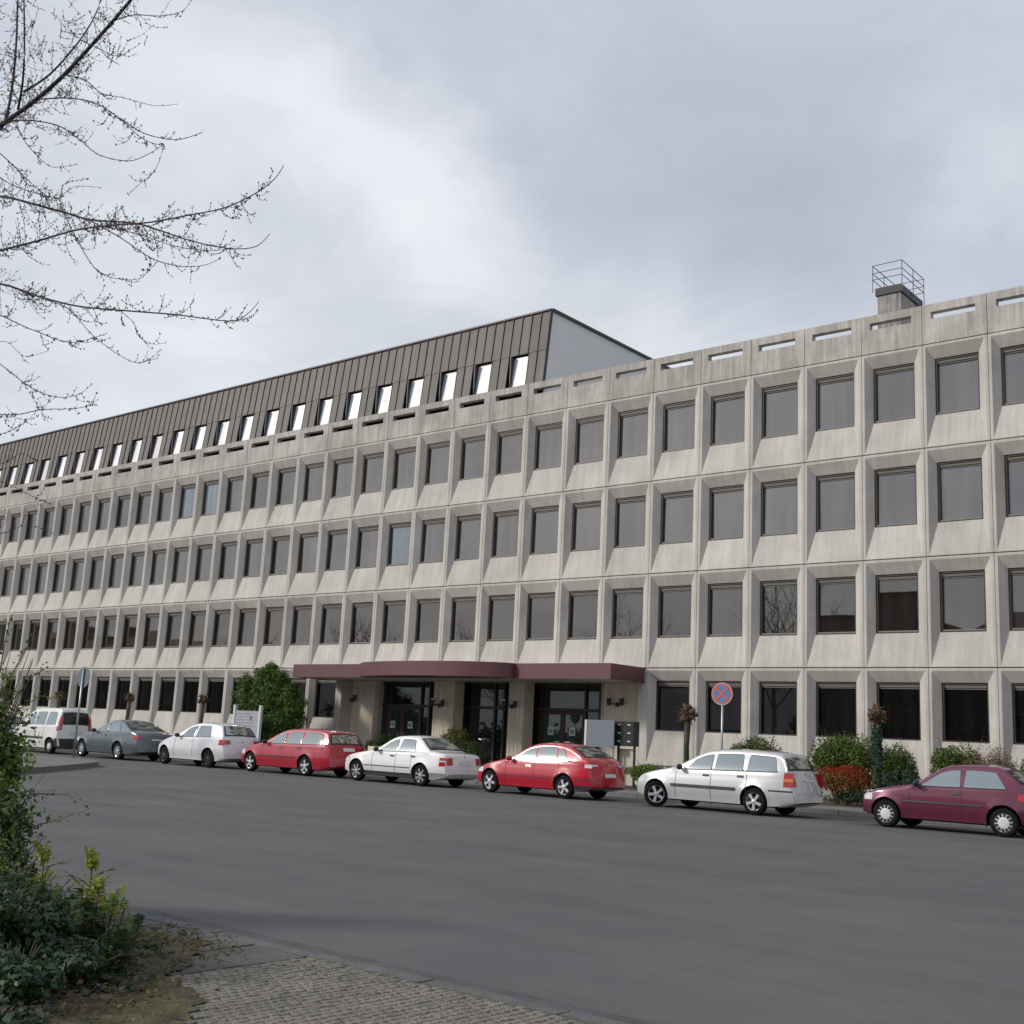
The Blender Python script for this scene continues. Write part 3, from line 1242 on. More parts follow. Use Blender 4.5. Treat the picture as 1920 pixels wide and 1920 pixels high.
        for solver, selfi in (('EXACT', True), ('EXACT', False), ('FAST', False)):
            md = o.modifiers.new('b', 'BOOLEAN')
            md.operation = 'DIFFERENCE'
            md.object = co
            md.solver = solver
            if solver == 'EXACT':
                md.use_self = selfi
            dg = bpy.context.evaluated_depsgraph_get()
            dg.update()
            nm = bpy.data.meshes.new_from_object(o.evaluated_get(dg))
            o.modifiers.clear()
            v1 = vol(nm)
            if .8 * v0 < v1 < .995 * v0:
                break
        bpy.data.objects.remove(co)
        o.data = nm
        nm.name = 'body'
        nm.polygons.foreach_set('use_smooth', [True] * len(nm.polygons))
        try:
            nm.set_sharp_from_angle(angle=math.radians(42))
        except Exception:
            pass
        return o

    def side(s, xs, zlo, zhi, sd_=-1, off=.004, n=18, m=5, mb=None, mi=0):
        """patch on the flank; zlo/zhi functions of x"""
        mb = mb or MB()
        base = len(mb.v)
        X = np.linspace(xs[0], xs[1], n)
        for x in X:
            a, b_ = zlo(x), max(zhi(x), zlo(x) + .002)
            for j in range(m):
                z = a + (b_ - a) * j / (m - 1)
                mb.v.append(tuple(s.D(x, sd_ * (s.Y(x, z) + off), z)))
        for i in range(n - 1):
            for j in range(m - 1):
                a = base + i * m + j
                mb.f.append((a, a + m, a + m + 1, a + 1) if sd_ < 0 else (a, a + 1, a + m + 1, a + m))
                mb.m.append(mi)
        return mb

    def topp(s, z0, z1, f0, f1, rear, off=.005, n=10, m=13, mb=None, mi=0, xr=None, xin=None):
        """patch on the front/top/rear skin between heights z0 and z1, across fractions f0..f1 of the width"""
        mb = mb or MB()
        base = len(mb.v)
        half = s.L * .5
        ids = [i for i in range(len(s.sx)) if ((s.sx[i] > half) == rear) and min(z0, z1) <= s.sz[i] <= max(z0, z1) and (xin is None or xin[0] <= s.sx[i] <= xin[1])]
        if len(ids) < 2:
            return mb
        u = np.linspace(ids[0], ids[-1], n)
        idx = np.arange(len(s.sx))
        for q in u:
            x, z = float(np.interp(q, idx, s.sx)), float(np.interp(q, idx, s.sz))
            xa, xb = float(np.interp(q - .5, idx, s.sx)), float(np.interp(q + .5, idx, s.sx))
            za, zc_ = float(np.interp(q - .5, idx, s.sz)), float(np.interp(q + .5, idx, s.sz))
            nx, nz = -(zc_ - za), (xb - xa)
            l_ = math.hypot(nx, nz) or 1
            nx, nz = nx / l_, nz / l_
            ye = s.Y(x, z - s.rr) - s.rr
            for j in range(m):
                fq = f0 + (f1 - f0) * j / (m - 1)
                y = ye * fq
                zz = z + s.crown(x, z) * (1 - min(1, fq * fq))
                p = s.D(x, y, zz)
                mb.v.append((p.x + nx * off, p.y, p.z + nz * off))
        for i in range(n - 1):
            for j in range(m - 1):
                a = base + i * m + j
                mb.f.append((a, a + 1, a + m + 1, a + m))
                mb.m.append(mi)
        return mb


def wheel_mesh(R, style, rimm):
    t = MB()
    wd = .19
    t.lathe([(R * .66, -.0), (R * .82, -.005), (R * .93, .005), (R, .04), (R, wd - .04), (R * .93, wd), (R * .6, wd)], 40, axis='y')
    tm = t.mesh('wheel', TYRE, True)
    r = MB()
    rr = R * .69
    r.lathe([(rr, .0), (rr, .02), (rr * .9, .03), (rr * .88, .12)], 40, axis='y', mi=0)
    if style == 'cap':
        r.lathe([(rr * .9, .025), (rr * .78, .005), (rr * .35, -.012), (0, -.016)], 40, axis='y')
        for i in range(12):
            a = i * math.pi / 6
            c_, s_ = math.cos(a), math.sin(a)
            ctr = Vector((c_ * rr * .74, 0, s_ * rr * .74))
            r.box(-.022, .022, -.010, .012, -.03, .03, 1, xf=lambda v, c_=c_, s_=s_, ctr=ctr: Vector((v.z * c_ - v.x * s_, v.y + .006, v.z * s_ + v.x * c_)) + ctr - Vector((0, .006, 0)))
    else:
        r.lathe([(rr * .88, .12), (0, .125)], 24, axis='y', mi=1)
        ns = 5 if style == 'five' else (7 if style == 'seven' else 10)
        wdt = {'five': .062, 'seven': .04, 'ten': .026}[style]
        for i in range(ns):
            a = i * 2 * math.pi / ns + .3
            c_, s_ = math.cos(a), math.sin(a)
            for seg_ in ((.02, rr * .5, 1.0), (rr * .5, rr * .93, 1.1)):
                r.box(-wdt * seg_[2] * .5, wdt * seg_[2] * .5, .0, .035, seg_[0], seg_[1], 0, xf=lambda v, c_=c_, s_=s_: Vector((v.z * c_ - v.x * s_, v.y, v.z * s_ + v.x * c_)))
        r.lathe([(rr * .24, .03), (rr * .24, -.006), (rr * .1, -.012), (0, -.012)], 16, axis='y')
    rm = r.mesh('rim', [rimm, UNDER], False)
    return tm, rm


def build_car(sp):
    C = Car(sp['top'], sp['belt'], sp['W'], sp['wheels'], sp['R'], sp.get('zb', .2), sp.get('tumble', .26))
    W = sp['W']
    # local +x runs from the nose to the tail, the nose points to -X of the place
    root = thing('parked_car', sp['label'], 'car', (sp['x'], sp['y'] + W / 2, 0), sp.get('rz', 0), 'cars parked along the far kerb')
    body = C.body([sp['paint'], UNDER])
    body.parent = root
    pm_ = sp['paint']
    inv = .06
    b_ = C.zbelt
    for sd_ in (-1, 1):
        for i, (x0, x1, sl0, sl1) in enumerate(sp['windows']):
            lo = lambda x: b_(x) + .034
            def hi(x, x0=x0, x1=x1, sl0=sl0, sl1=sl1):
                z = C.zt(x) - sp.get('roofgap', .105)
                z = min(z, lo(x) + .01 + max(0, (x - x0)) * sl0, lo(x) + .01 + max(0, (x1 - x)) * sl1)
                return z
            bk = C.side((x0 - .02, x1 + .02), lambda x: lo(x) - .014, lambda x, h=hi, x0=x0, x1=x1: h(min(max(x, x0), x1)) + .016, sd_, .007, 44, 14)
            bo = bk.obj('window_frame', TRIM, root, True)
            mb = C.side((x0, x1), lo, hi, sd_, .012, 44, 12)
            mb.obj('window', CGLASS, bo, True)
        for x in sp['seams']:
            zt_s = b_(x) - .01
            mb = C.side((x, x + .012), lambda q: C.zb + .10, lambda q, z=zt_s: z, sd_, .0025, 2, 10)
            mb.obj('door_seam', SEAM, root)
        for x in sp['handles']:
            z = b_(x) - .10
            mb = C.side((x, x + .17), lambda q: z - .018, lambda q: z + .018, sd_, .022, 5, 3)
            C.side((x - .004, x + .174), lambda q: z - .024, lambda q: z + .024, sd_, .003, 3, 3, mb)
            mb.obj('door_handle', sp.get('handle_m', TRIM), root)
        if sp.get('mould'):
            x0, x1, z0, z1 = sp['mould']
            mb = C.side((x0, x1), lambda q: z0, lambda q: z1, sd_, .016, 16, 3)
            mb.obj('side_moulding', sp.get('mould_m', TRIM), root)
        if sp.get('sill'):
            mb = C.side((sp['wheels'][0] + C.R + .06, sp['wheels'][1] - C.R - .06), lambda q: C.zb + .01, lambda q: C.zb + sp['sill'], sd_, .004, 14, 3)
            mb.obj('sill_trim', TRIM, root)
        # bumper strips on the flank
        if sp.get('rear_strip'):
            z0, z1 = sp['rear_strip']
            mb = C.side((C.wheels[1] + C.R + .1, C.L - .02), lambda q: z0, lambda q: z1, sd_, .006, 10, 3)
            mb.obj('bumper_strip', TRIM, root)
        # mirror
        mx = sp['mirror']
        mz = b_(mx) + .07
        my = C.Y(mx, b_(mx))
        mb = MB()
        prof = [(0.0, -.10), (.055, -.08), (.075, .0), (.055, .08), (0, .10)]
        mb.lathe(prof, 12, axis='y')
        mb.v = [(v[0] * .75, v[1], v[2] * 1.0) for v in mb.v]
        mb.tube([(0, -sd_ * .04, -.03), (0, -sd_ * .16, -.06)], .02, 5)
        mo = mb.obj('mirror', sp.get('mirror_m', TRIM), root, True, loc=(mx, sd_ * (my + .10), mz))
        # lights
        tl0, tl1, tz0, tz1, ty = sp['tail']
        mb = C.side((C.L - tl0, C.L - tl1), lambda q: tz0, lambda q: tz1, sd_, .010, 8, 5)
        ya, yb = (sd_ * ty, sd_ * 1.02)
        if sd_ > 0:
            pass
        C.topp(tz0, tz1, min(ya, yb), max(ya, yb), True, .010, 6, 6, mb)
        to = mb.obj('tail_light', sp.get('tail_m', REDL), root)
        if sp.get('tail_band'):
            z0, z1, mm = sp['tail_band']
            mb = C.side((C.L - tl0 + .005, C.L - tl1), lambda q: z0, lambda q: z1, sd_, .013, 6, 3)
            C.topp(z0, z1, min(ya, yb), max(ya, yb), True, .013, 4, 5, mb)
            mb.obj('lamp_band', mm, to)
        hz0, hz1 = sp['head']
        mb = C.topp(hz0, hz1, min(sd_ * .55, sd_ * 1.0), max(sd_ * .55, sd_ * 1.0), False, .008, 6, 6)
        C.side((.06, sp.get('headx', .32)), lambda q: hz0, lambda q: min(hz1, C.zt(q) - .03), sd_, .008, 6, 4, mb)
        mb.obj('headlight', CLEARL, root)
        if sp.get('fueldoor') is not None and sd_ < 0 and False:
            pass
    # glass of front and back
    z0, z1 = sp['screen']
    C.topp(z0, z1, -.95, .95, False, .006, 12, 15, xin=(sp['wheels'][0], 9)).obj('windscreen', CGLASS, root, True)
    z0, z1 = sp['rearglass']
    fr = C.topp(z0 - .03, z1 + .03, -.99, .99, True, .004, 12, 15, xin=sp.get('rearx')).obj('rear_window_frame', TRIM, root, True)
    C.topp(z0, z1, -.90, .90, True, .010, 12, 15, xin=sp.get('rearx')).obj('rear_window', CGLASS_R, fr, True)
    # plate, bumper grille
    pz = sp['plate']
    C.topp(pz, pz + .13, -.34, .34, True, .014, 4, 6).obj('number_plate', PLATE, root)
    C.topp(.28, .44, -.6, .6, False, .006, 4, 8).obj('grille', TRIM, root)
    if sp.get('bump_r'):
        z0, z1 = sp['bump_r']
        C.topp(z0, z1, -1, 1, True, .006, 4, 12).obj('bumper_strip', TRIM, root)
    if sp.get('lowtail'):
        mb = C.topp(sp['zb'] + .02 if sp.get('zb') else .2, sp['lowtail'], -1, 1, True, .006, 6, 14)
        for sd_ in (-1, 1):
            C.side((C.wheels[1] + C.R + .07, C.L - .0), lambda q: C.zbot(q) + .0, lambda q: sp['lowtail'], sd_, .006, 12, 5, mb)
        mb.obj('rear_apron', sp.get('low_m', TRIM), root, True)
    if sp.get('hatchline'):
        z = sp['hatchline']
        C.topp(z, z + .02, -1, 1, True, .003, 3, 10).obj('tailgate_seam', SEAM, root)
    if sp.get('badge'):
        z = sp['badge']
        C.topp(z, z + .07, -.05, .05, True, .012, 3, 3).obj('badge', GALV, root)
    root.scale = (sp.get('sx', 1), 1, 1)
    # wheels
    tm, rm = wheel_mesh(C.R, sp['rim'], sp.get('rim_m', RIM))
    for i, wx in enumerate(C.wheels):
        for sd_ in (-1, 1):
            rz = 0 if sd_ < 0 else math.pi
            st = sp.get('steer', 0) if i == 0 else 0
            wo = link('wheel', tm, root, (wx, sd_ * (W / 2 - .035), C.R), (0, random.uniform(0, 1), 0))
            wo.rotation_mode = 'ZYX' if False else 'XYZ'
            wo.matrix_local = Matrix.Translation((wx, sd_ * (W / 2 - .035 - (0.03 if st else 0)), C.R)) @ Matrix.Rotation(rz + st, 4, 'Z') @ Matrix.Rotation(random.uniform(0, 1.2), 4, 'Y')
            link('rim', rm, wo)
    if sp.get('wiper'):
        x, z = sp['wiper']
    if sp.get('aerial'):
        x = sp['aerial']
        a = MB()
        a.tube([(x, 0, C.zt(x) + .02), (x + .25, 0, C.zt(x) + .30)], .006, 5)
        a.obj('aerial', TRIM, root)
    if sp.get('spoiler'):
        x = sp['spoiler']
        z = C.zt(x)
        a = MB()
        a.box(x - .05, x + .16, -.5, .5, z + .0, z + .035)
        a.obj('spoiler', sp.get('spoiler_m', sp['paint']), root)
    return root


SILVER = paint('silver_paint', (.56, .565, .575), .25, .32)
SILVER2 = paint('bright_silver_paint', (.70, .70, .72), .12, .3)
WHITE = paint('white_paint', (.74, .74, .73), 0, .35)
RED = paint('red_paint', (.46, .004, .024), 0, .28)
RED2 = paint('deep_red_paint', (.38, .004, .024), 0, .28)
BURG = paint('burgundy_paint', (.125, .014, .045), .2, .28)
GREYM = paint('grey_green_paint', (.095, .125, .145), .3, .3)
DARKG = paint('dark_green_paint', (.30, .32, .34), .3, .3)
CY_ = 25.0
# 1 burgundy three-door
build_car(dict(x=-10.88, y=CY_, W=1.62, wheels=(.66, 3.10), R=.285, paint=BURG, label='burgundy three door hatchback nearest the right edge of the photo',
    top=[(0, .22), (.0, .48), (.03, .66), (.14, .735), (.55, .82), (1.05, .90), (1.20, .93), (1.62, 1.20), (1.86, 1.335), (2.15, 1.375), (2.7, 1.385), (3.02, 1.35), (3.20, 1.26), (3.52, 1.0), (3.62, .90), (3.70, .70), (3.74, .55), (3.745, .25)],
    belt=(.86, .92), windows=[(1.36, 2.24, 1.05, 20), (2.32, 3.17, 20, 1.35)], seams=[1.17, 2.27], handles=[2.05], mirror=1.36,
    mould=(1.02, 2.72, .56, .60), tail=(.30, .02, .72, .86, .72), head=(.56, .70), headx=.28, screen=(.97, 1.30), rearglass=(1.04, 1.28), rearx=(3.0, 3.6),
    plate=.45, rim='cap', rim_m=flat('hub_cap', (.62, .62, .62), .45), sill=.0, rear_strip=(.50, .54), bump_r=(.50, .54)))
# 2 silver estate
build_car(dict(sx=.97, x=-16.78, y=CY_ + .05, W=1.74, wheels=(.74, 3.50), R=.31, paint=SILVER, label='silver estate car with turned front wheels beside the red flowering shrub',
    top=[(0, .24), (.0, .52), (.05, .68), (.22, .79), (.7, .89), (1.15, .965), (1.45, 1.12), (1.90, 1.35), (2.2, 1.43), (2.7, 1.465), (3.5, 1.46), (4.05, 1.43), (4.20, 1.38), (4.33, 1.16), (4.42, .98), (4.50, .80), (4.56, .62), (4.60, .52), (4.61, .26)],
    belt=(.90, .99), windows=[(1.56, 2.30, .95, 20), (2.38, 3.18, 20, 8), (3.28, 4.10, 12, 3.2)], seams=[1.32, 2.32, 3.30], handles=[2.10, 3.05], mirror=1.48,
    mould=(1.20, 3.02, .53, .60), tail=(.28, .02, .68, 1.0, .80), tail_band=(.80, .87, ORANGEL), head=(.58, .74), screen=(1.0, 1.38), rearglass=(1.05, 1.33), rearx=(4.1, 4.5),
    plate=.74, badge=.92, rim='five', steer=.55, rear_strip=(.565, .60), hatchline=.62, aerial=2.5, sill=.0))
# 3 red hatchback
build_car(dict(sx=.965, x=-22.05, y=CY_, W=1.72, wheels=(.66, 3.30), R=.30, paint=RED, label='bright red five door hatchback in front of the grey panel box',
    top=[(0, .24), (.0, .48), (.04, .62), (.22, .72), (.65, .83), (1.12, .915), (1.45, 1.07), (1.85, 1.29), (2.15, 1.375), (2.6, 1.41), (3.1, 1.385), (3.45, 1.30), (3.85, 1.10), (4.02, 1.03), (4.14, .95), (4.22, .70), (4.27, .52), (4.28, .27)],
    belt=(.86, .94), windows=[(1.48, 2.24, .95, 20), (2.31, 2.98, 20, 9), (3.04, 3.36, 9, 1.5)], seams=[1.24, 2.26, 3.10], handles=[1.98], handle_m=RED, mirror=1.42, mirror_m=RED,
    mould=(1.05, 3.0, .50, .545), mould_m=flat('red_moulding', (.22, .02, .04), .5), tail=(.26, .02, .82, .91, .66), tail_m=CLEARL, head=(.55, .68), screen=(.95, 1.33), rearglass=(1.09, 1.30), rearx=(3.3, 3.95),
    plate=.54, badge=.83, rim='five', rear_strip=(.50, .53), lowtail=.36, sill=.0))
# 4 white saloon
build_car(dict(x=-27.5, y=CY_ + .02, W=1.72, wheels=(.72, 3.42), R=.305, paint=WHITE, label='white four door saloon between the two red cars',
    top=[(0, .24), (.02, .50), (.06, .68), (.20, .76), (.7, .85), (1.25, .93), (1.45, 1.0), (1.95, 1.30), (2.18, 1.38), (2.6, 1.415), (3.0, 1.40), (3.22, 1.33), (3.66, 1.02), (3.85, .98), (4.28, .95), (4.38, .90), (4.42, .70), (4.45, .52), (4.46, .27)],
    belt=(.88, .95), windows=[(1.60, 2.36, 1.0, 9), (2.44, 3.12, 9, 3)], seams=[1.40, 2.38, 3.02], handles=[2.14, 3.0], mirror=1.62,
    mould=(1.08, 3.0, .49, .51), tail=(.26, .02, .60, .84, .72), tail_band=(.72, .76, CLEARL), head=(.58, .72), screen=(1.0, 1.34), rearglass=(1.05, 1.33), rearx=(3.1, 3.8),
    plate=.62, badge=.82, rim='seven', rim_m=flat('dull_alloy', (.36, .36, .36), .4, metal=.4), lowtail=.40, low_m=flat('grey_lower', (.26, .28, .30), .5), sill=.14))
# 5 red estate
build_car(dict(x=-32.6, y=CY_, W=1.72, wheels=(.70, 3.46), R=.31, paint=RED2, label='dark red estate car behind the white saloon',
    top=[(0, .24), (.0, .50), (.04, .66), (.22, .78), (.7, .88), (1.15, .95), (1.5, 1.12), (1.95, 1.34), (2.25, 1.42), (2.8, 1.46), (3.6, 1.455), (4.10, 1.42), (4.30, 1.37), (4.46, 1.10), (4.55, .93), (4.62, .70), (4.66, .52), (4.67, .26)],
    belt=(.90, .98), windows=[(1.56, 2.32, .95, 9), (2.40, 3.16, 9, 9), (3.24, 4.14, 9, 5)], seams=[1.32, 2.34, 3.2], handles=[2.05, 2.98], mirror=1.5,
    mould=(1.15, 2.95, .54, .575), tail=(.20, .02, .68, .86, .84), head=(.58, .72), screen=(1.0, 1.38), rearglass=(1.03, 1.33), rearx=(4.15, 4.6),
    plate=.80, rim='five', sill=.0))
# 6 silver hatchback with dark wheels
build_car(dict(x=-37.42, y=CY_, W=1.70, wheels=(.62, 3.22), R=.31, paint=SILVER2, label='bright silver three door hatchback with dark wheels by the notice board',
    top=[(0, .26), (.0, .52), (.05, .68), (.3, .82), (.75, .93), (1.1, 1.03), (1.45, 1.22), (1.85, 1.41), (2.15, 1.48), (2.6, 1.505), (3.2, 1.49), (3.60, 1.43), (3.74, 1.30), (3.92, 1.08), (4.0, .92), (4.08, .66), (4.12, .50), (4.13, .27)],
    belt=(.94, 1.02), windows=[(1.48, 2.28, .9, 20), (2.36, 3.20, 20, 1.8)], seams=[1.24, 2.30], handles=[2.05], handle_m=SILVER2, mirror=1.45,
    tail=(.34, .02, .78, .96, .72), head=(.62, .80), screen=(1.08, 1.42), rearglass=(1.10, 1.40), rearx=(3.6, 4.0),
    plate=.50, badge=.84, rim='ten', rim_m=RIM_D, sill=.0))
# 7 grey-green saloon
build_car(dict(x=-42.95, y=CY_, W=1.78, wheels=(.66, 3.16), R=.32, paint=GREYM, label='dark grey green saloon behind the bright silver hatchback',
    top=[(0, .26), (.0, .52), (.05, .70), (.25, .82), (.8, .93), (1.3, 1.0), (1.6, 1.15), (2.0, 1.36), (2.3, 1.43), (2.65, 1.46), (3.0, 1.43), (3.25, 1.34), (3.75, 1.10), (4.25, 1.03), (4.36, .96), (4.42, .72), (4.46, .54), (4.47, .28)],
    belt=(.94, 1.02), windows=[(1.66, 2.30, .95, 9), (2.36, 3.12, 9, 1.8)], seams=[1.40, 2.32, 3.0], handles=[2.1, 2.9], handle_m=GREYM, mirror=1.55,
    tail=(.36, .02, .80, .93, .74), head=(.62, .78), screen=(1.05, 1.40), rearglass=(1.13, 1.38), rearx=(3.1, 3.9),
    plate=.70, rim='ten', sill=.0))
# 8 small white van-like car
van = build_car(dict(x=-48.1, y=CY_, W=1.68, wheels=(.72, 3.40), R=.30, paint=WHITE, label='white boxy high roofed car behind the round sign post', tumble=.14, roofgap=.17,
    top=[(0, .26), (.0, .52), (.04, .74), (.2, .90), (.6, 1.02), (.95, 1.12), (1.25, 1.45), (1.50, 1.68), (1.8, 1.77), (2.4, 1.81), (3.4, 1.81), (3.72, 1.78), (3.80, 1.68), (3.86, 1.3), (3.90, .9), (3.93, .58), (3.95, .5), (3.955, .28)],
    belt=(1.06, 1.14), windows=[(1.20, 1.90, 1.3, 20), (2.0, 2.78, 20, 20), (2.9, 3.62, 20, 6)], seams=[1.1, 1.95, 2.85], handles=[1.75, 2.1], mirror=1.28,
    mould=(1.1, 2.9, .58, .66), tail=(.14, .03, .92, 1.52, .86), head=(.70, .90), screen=(1.18, 1.66), rearglass=(1.16, 1.64), rearx=(3.7, 3.95),
    plate=.76, rim='cap', rim_m=flat('cap2', (.6, .6, .6), .5), lowtail=.62, sill=.0))
# 9 grey car at the left edge
build_car(dict(x=-53.3, y=CY_, W=1.68, wheels=(.66, 3.18), R=.30, paint=DARKG, label='grey hatchback half hidden by the bush at the left edge',
    top=[(0, .26), (.0, .52), (.05, .68), (.3, .80), (.75, .90), (1.1, .98), (1.45, 1.18), (1.85, 1.38), (2.15, 1.44), (2.6, 1.46), (3.2, 1.44), (3.55, 1.36), (3.74, 1.20), (3.92, 1.02), (4.0, .90), (4.08, .66), (4.12, .50), (4.13, .27)],
    belt=(.92, 1.0), windows=[(1.48, 2.28, .9, 20), (2.36, 3.20, 20, 1.8)], seams=[1.24, 2.30], handles=[2.05], mirror=1.45,
    tail=(.30, .02, .78, .94, .70), head=(.62, .78), screen=(1.04, 1.38), rearglass=(1.06, 1.34), rearx=(3.5, 4.0),
    plate=.50, rim='ten', sill=.0))

# ------------------------------------------------------------------ street furniture
def disc(mb, r, y, n=40, mi=0, c=(0, 0), a0=0, a1=2 * math.pi):
    pts = [(c[0] + r * math.cos(a0 + (a1 - a0) * i / n), y, c[1] + r * math.sin(a0 + (a1 - a0) * i / n)) for i in range(n)]
    mb.quad(pts, mi)


p = at(1354, 1301, 29.3)
sg = thing('no_stopping_sign', 'round blue and red no stopping sign on a thin grey pole behind the silver estate', 'sign', (p.x, 29.3, .12), math.radians(8))
SR = .31
zc0 = p.z - .12
a = MB()
a.tube([(0, .03, 0), (0, .03, zc0 + .28)], .03, 10)
a.obj('pole', GALV, sg, True)
a = MB()
a.lathe([(0, .004), (SR, .004), (SR, -.004), (0, -.004)], 48, axis='y', o=(0, 0, zc0))
dk = a.obj('sign_plate', flat('sign_red', (.58, .12, .09), .45), sg)
a = MB()
disc(a, SR * .76, -.008, 48, 0, (0, zc0))
a.obj('blue_field', flat('sign_blue', (.07, .22, .52), .45), dk)
a = MB()
for s_ in (-1, 1):
    a.box(-SR * .77, SR * .77, -.014, -.009, -SR * .11, SR * .11, 0, xf=lambda v, s_=s_: Vector(((v.x * math.cos(math.pi / 4) - v.z * s_ * math.sin(math.pi / 4)), v.y - (.001 if s_ > 0 else 0), zc0 + v.x * s_ * math.sin(math.pi / 4) + v.z * math.cos(math.pi / 4))))
a.obj('red_cross', flat('sign_red2', (.58, .12, .09), .45), dk)
a = MB()
a.lathe([(SR, -.006), (SR * .955, -.0065)], 48, axis='y', o=(0, 0, zc0))
a.obj('rim_line', WHITEP, dk)

p = at(138, 1430, 21.9)
b2 = at(157, 1270, 21.9)
sg = thing('round_sign', 'round traffic sign seen from its grey back on a pole at the pavement corner', 'sign', (b2.x, 21.9, .13), math.radians(184))
zc0 = b2.z - .13
a = MB()
a.tube([(0, .04, 0), (0, .04, zc0 + .3)], .032, 10)
a.obj('pole', GALV, sg, True)
a = MB()
a.lathe([(0, .004), (.36, .004), (.36, -.004), (0, -.004)], 48, axis='y', o=(0, 0, zc0))
a.obj('sign_plate', flat('sign_back', (.13, .16, .19), .5), sg)

# notice board on two white posts
pL, pR = at(440, 1345, 31.2), at(488, 1345, 31.2)
nb = thing('notice_board', 'grey lettered notice board on two white posts beside the evergreen', 'board', (pL.x, 31.2, .12))
wdt = pR.x - pL.x
zt1 = at(440, 1322, 31.2).z - .12
zz0 = at(440, 1383, 31.2).z - .12
for xx in (0, wdt):
    a = MB()
    a.box(xx - .06, xx + .06, -.06, .06, 0, zt1 + .02)
    a.obj('post', WHITEP, nb)
a = MB()
a.box(.06, wdt - .06, -.03, .03, zz0, zt1 - .22)
bo = a.obj('board', flat('board_grey', (.36, .37, .42), .5), nb)
for i in range(9):
    a = MB()
    xe = wdt - .2 - random.uniform(0, .5)
    z = zt1 - .36 - i * .125
    if z < zz0 + .05:
        break
    a.box(.16, xe, -.034, -.031, z, z + .035)
    a.obj('text_line', flat('board_text', (.24, .25, .29), .6), bo)

# pale panel box and letter boxes
p0, p1 = at(1098, 1349, 31.2), at(1150, 1402, 31.2)
bx = thing('panel_box', 'blue grey blank panel with a white edge beside the letter boxes', 'panel', (p0.x, 31.2, .12))
wd_ = p1.x - p0.x
z0_, z1_ = p1.z - .12, p0.z - .12
a = MB()
a.box(.06, wd_, 0, .06, z0_, z1_)
a.obj('panel', flat('panel_blue_grey', (.155, .18, .215), .5), bx)
a = MB()
a.box(-.02, .059, -.01, .30, z0_, z1_)
a.obj('panel_edge', WHITEP, bx)
for xx in (.1, wd_ - .1):
    a = MB()
    a.box(xx - .03, xx + .03, .07, .13, 0, z1_ - .1)
    a.obj('post', GALV, bx)
p0, p1 = at(1153, 1352, 31.4), at(1188, 1400, 31.4)
lb = thing('letter_boxes', 'black block of six letter boxes on posts right of the blank panel', 'letter boxes', (p0.x, 31.4, .12))
wd_ = p1.x - p0.x
z0_, z1_ = p1.z - .12, p0.z - .12
a = MB()
a.box(0, wd_, 0, .3, z0_, z1_)
a.obj('case', BLACKP, lb)
for i in range(2):
    for j in range(3):
        a = MB()
        w1, h1 = wd_ / 2, (z1_ - z0_) / 3
        a.box(i * w1 + .03, (i + 1) * w1 - .03, -.012, -.001, z0_ + j * h1 + .03, z0_ + (j + 1) * h1 - .03)
        o = a.obj('letter_box', flat('box_door', (.018, .018, .02), .35), lb)
        a = MB()
        a.box(i * w1 + w1 * .35, (i + 1) * w1 - w1 * .35, -.016, -.013, z0_ + j * h1 + h1 * .52, z0_ + (j + 1) * h1 - h1 * .34)
        a.obj('name_plate', WHITEP, o)
for xx in (.08, wd_ - .05):
    a = MB()
    a.box(xx - .03, xx + .03, .1, .16, 0, z0_)
    a.obj('post', BLACKP, lb)
a = MB()
a.box(.05, wd_ - .1, .2, .25, .1, z0_ - .08)
a.obj('lower_panel', flat('pale_panel', (.55, .50, .42), .6), lb)


# ------------------------------------------------------------------ planting
def leaves(cent, nrm, size, asp=.55, seed=0, up=.3):
    """numpy soup of folded leaves -> verts, faces"""
    r = np.random.default_rng(seed)
    n = len(cent)
    d = nrm + r.normal(0, .55, (n, 3))
    d[:, 2] += up
    d /= np.linalg.norm(d, axis=1)[:, None]
    t = r.normal(0, 1, (n, 3))
    t -= (t * d).sum(1)[:, None] * d
    t /= np.linalg.norm(t, axis=1)[:, None]
    b_ = np.cross(d, t)
    sz = size * r.uniform(.6, 1.35, n)[:, None]
    v0 = cent - t * sz * .5
    v2 = cent + t * sz * .5
    v1 = cent + b_ * sz * asp * .5 + d * sz * .10
    v3 = cent - b_ * sz * asp * .5 + d * sz * .10
    V = np.stack([v0, v1, v2, v3], 1).reshape(-1, 3)
    return V


def leaf_mesh(name, V, m):
    n = len(V) // 4
    me = bpy.data.meshes.new(name)
    me.vertices.add(n * 4)
    me.vertices.foreach_set('co', V.astype(np.float32).ravel())
    me.loops.add(n * 4)
    me.loops.foreach_set('vertex_index', np.arange(n * 4, dtype=np.int32))
    me.polygons.add(n)
    me.polygons.foreach_set('loop_start', np.arange(n, dtype=np.int32) * 4)
    me.polygons.foreach_set('loop_total', np.full(n, 4, dtype=np.int32))
    me.materials.append(m)
    me.update(calc_edges=True)
    me.validate()
    return me


def blobpts(n, c, rad, lumps=9, seed=0, fill=.35, flat_bottom=True, lump=(.35, .6)):
    r = np.random.default_rng(seed)
    cs_ = []
    for i in range(lumps):
        d = r.normal(0, 1, 3)
        d /= np.linalg.norm(d)
        if flat_bottom:
            d[2] = abs(d[2]) * .9 - .15
        cs_.append((d * r.uniform(.35, .75), r.uniform(*lump)))
    P_, N_ = [], []
    for i in range(n):
        lc, lr = cs_[r.integers(lumps)]
        d = r.normal(0, 1, 3)
        d /= np.linalg.norm(d)
        rr = lr * (1 - fill * r.random() ** 1.5)
        P_.append((lc + d * rr) * rad + c)
        N_.append(d)
    P_ = np.array(P_)
    N_ = np.array(N_)
    return P_, N_


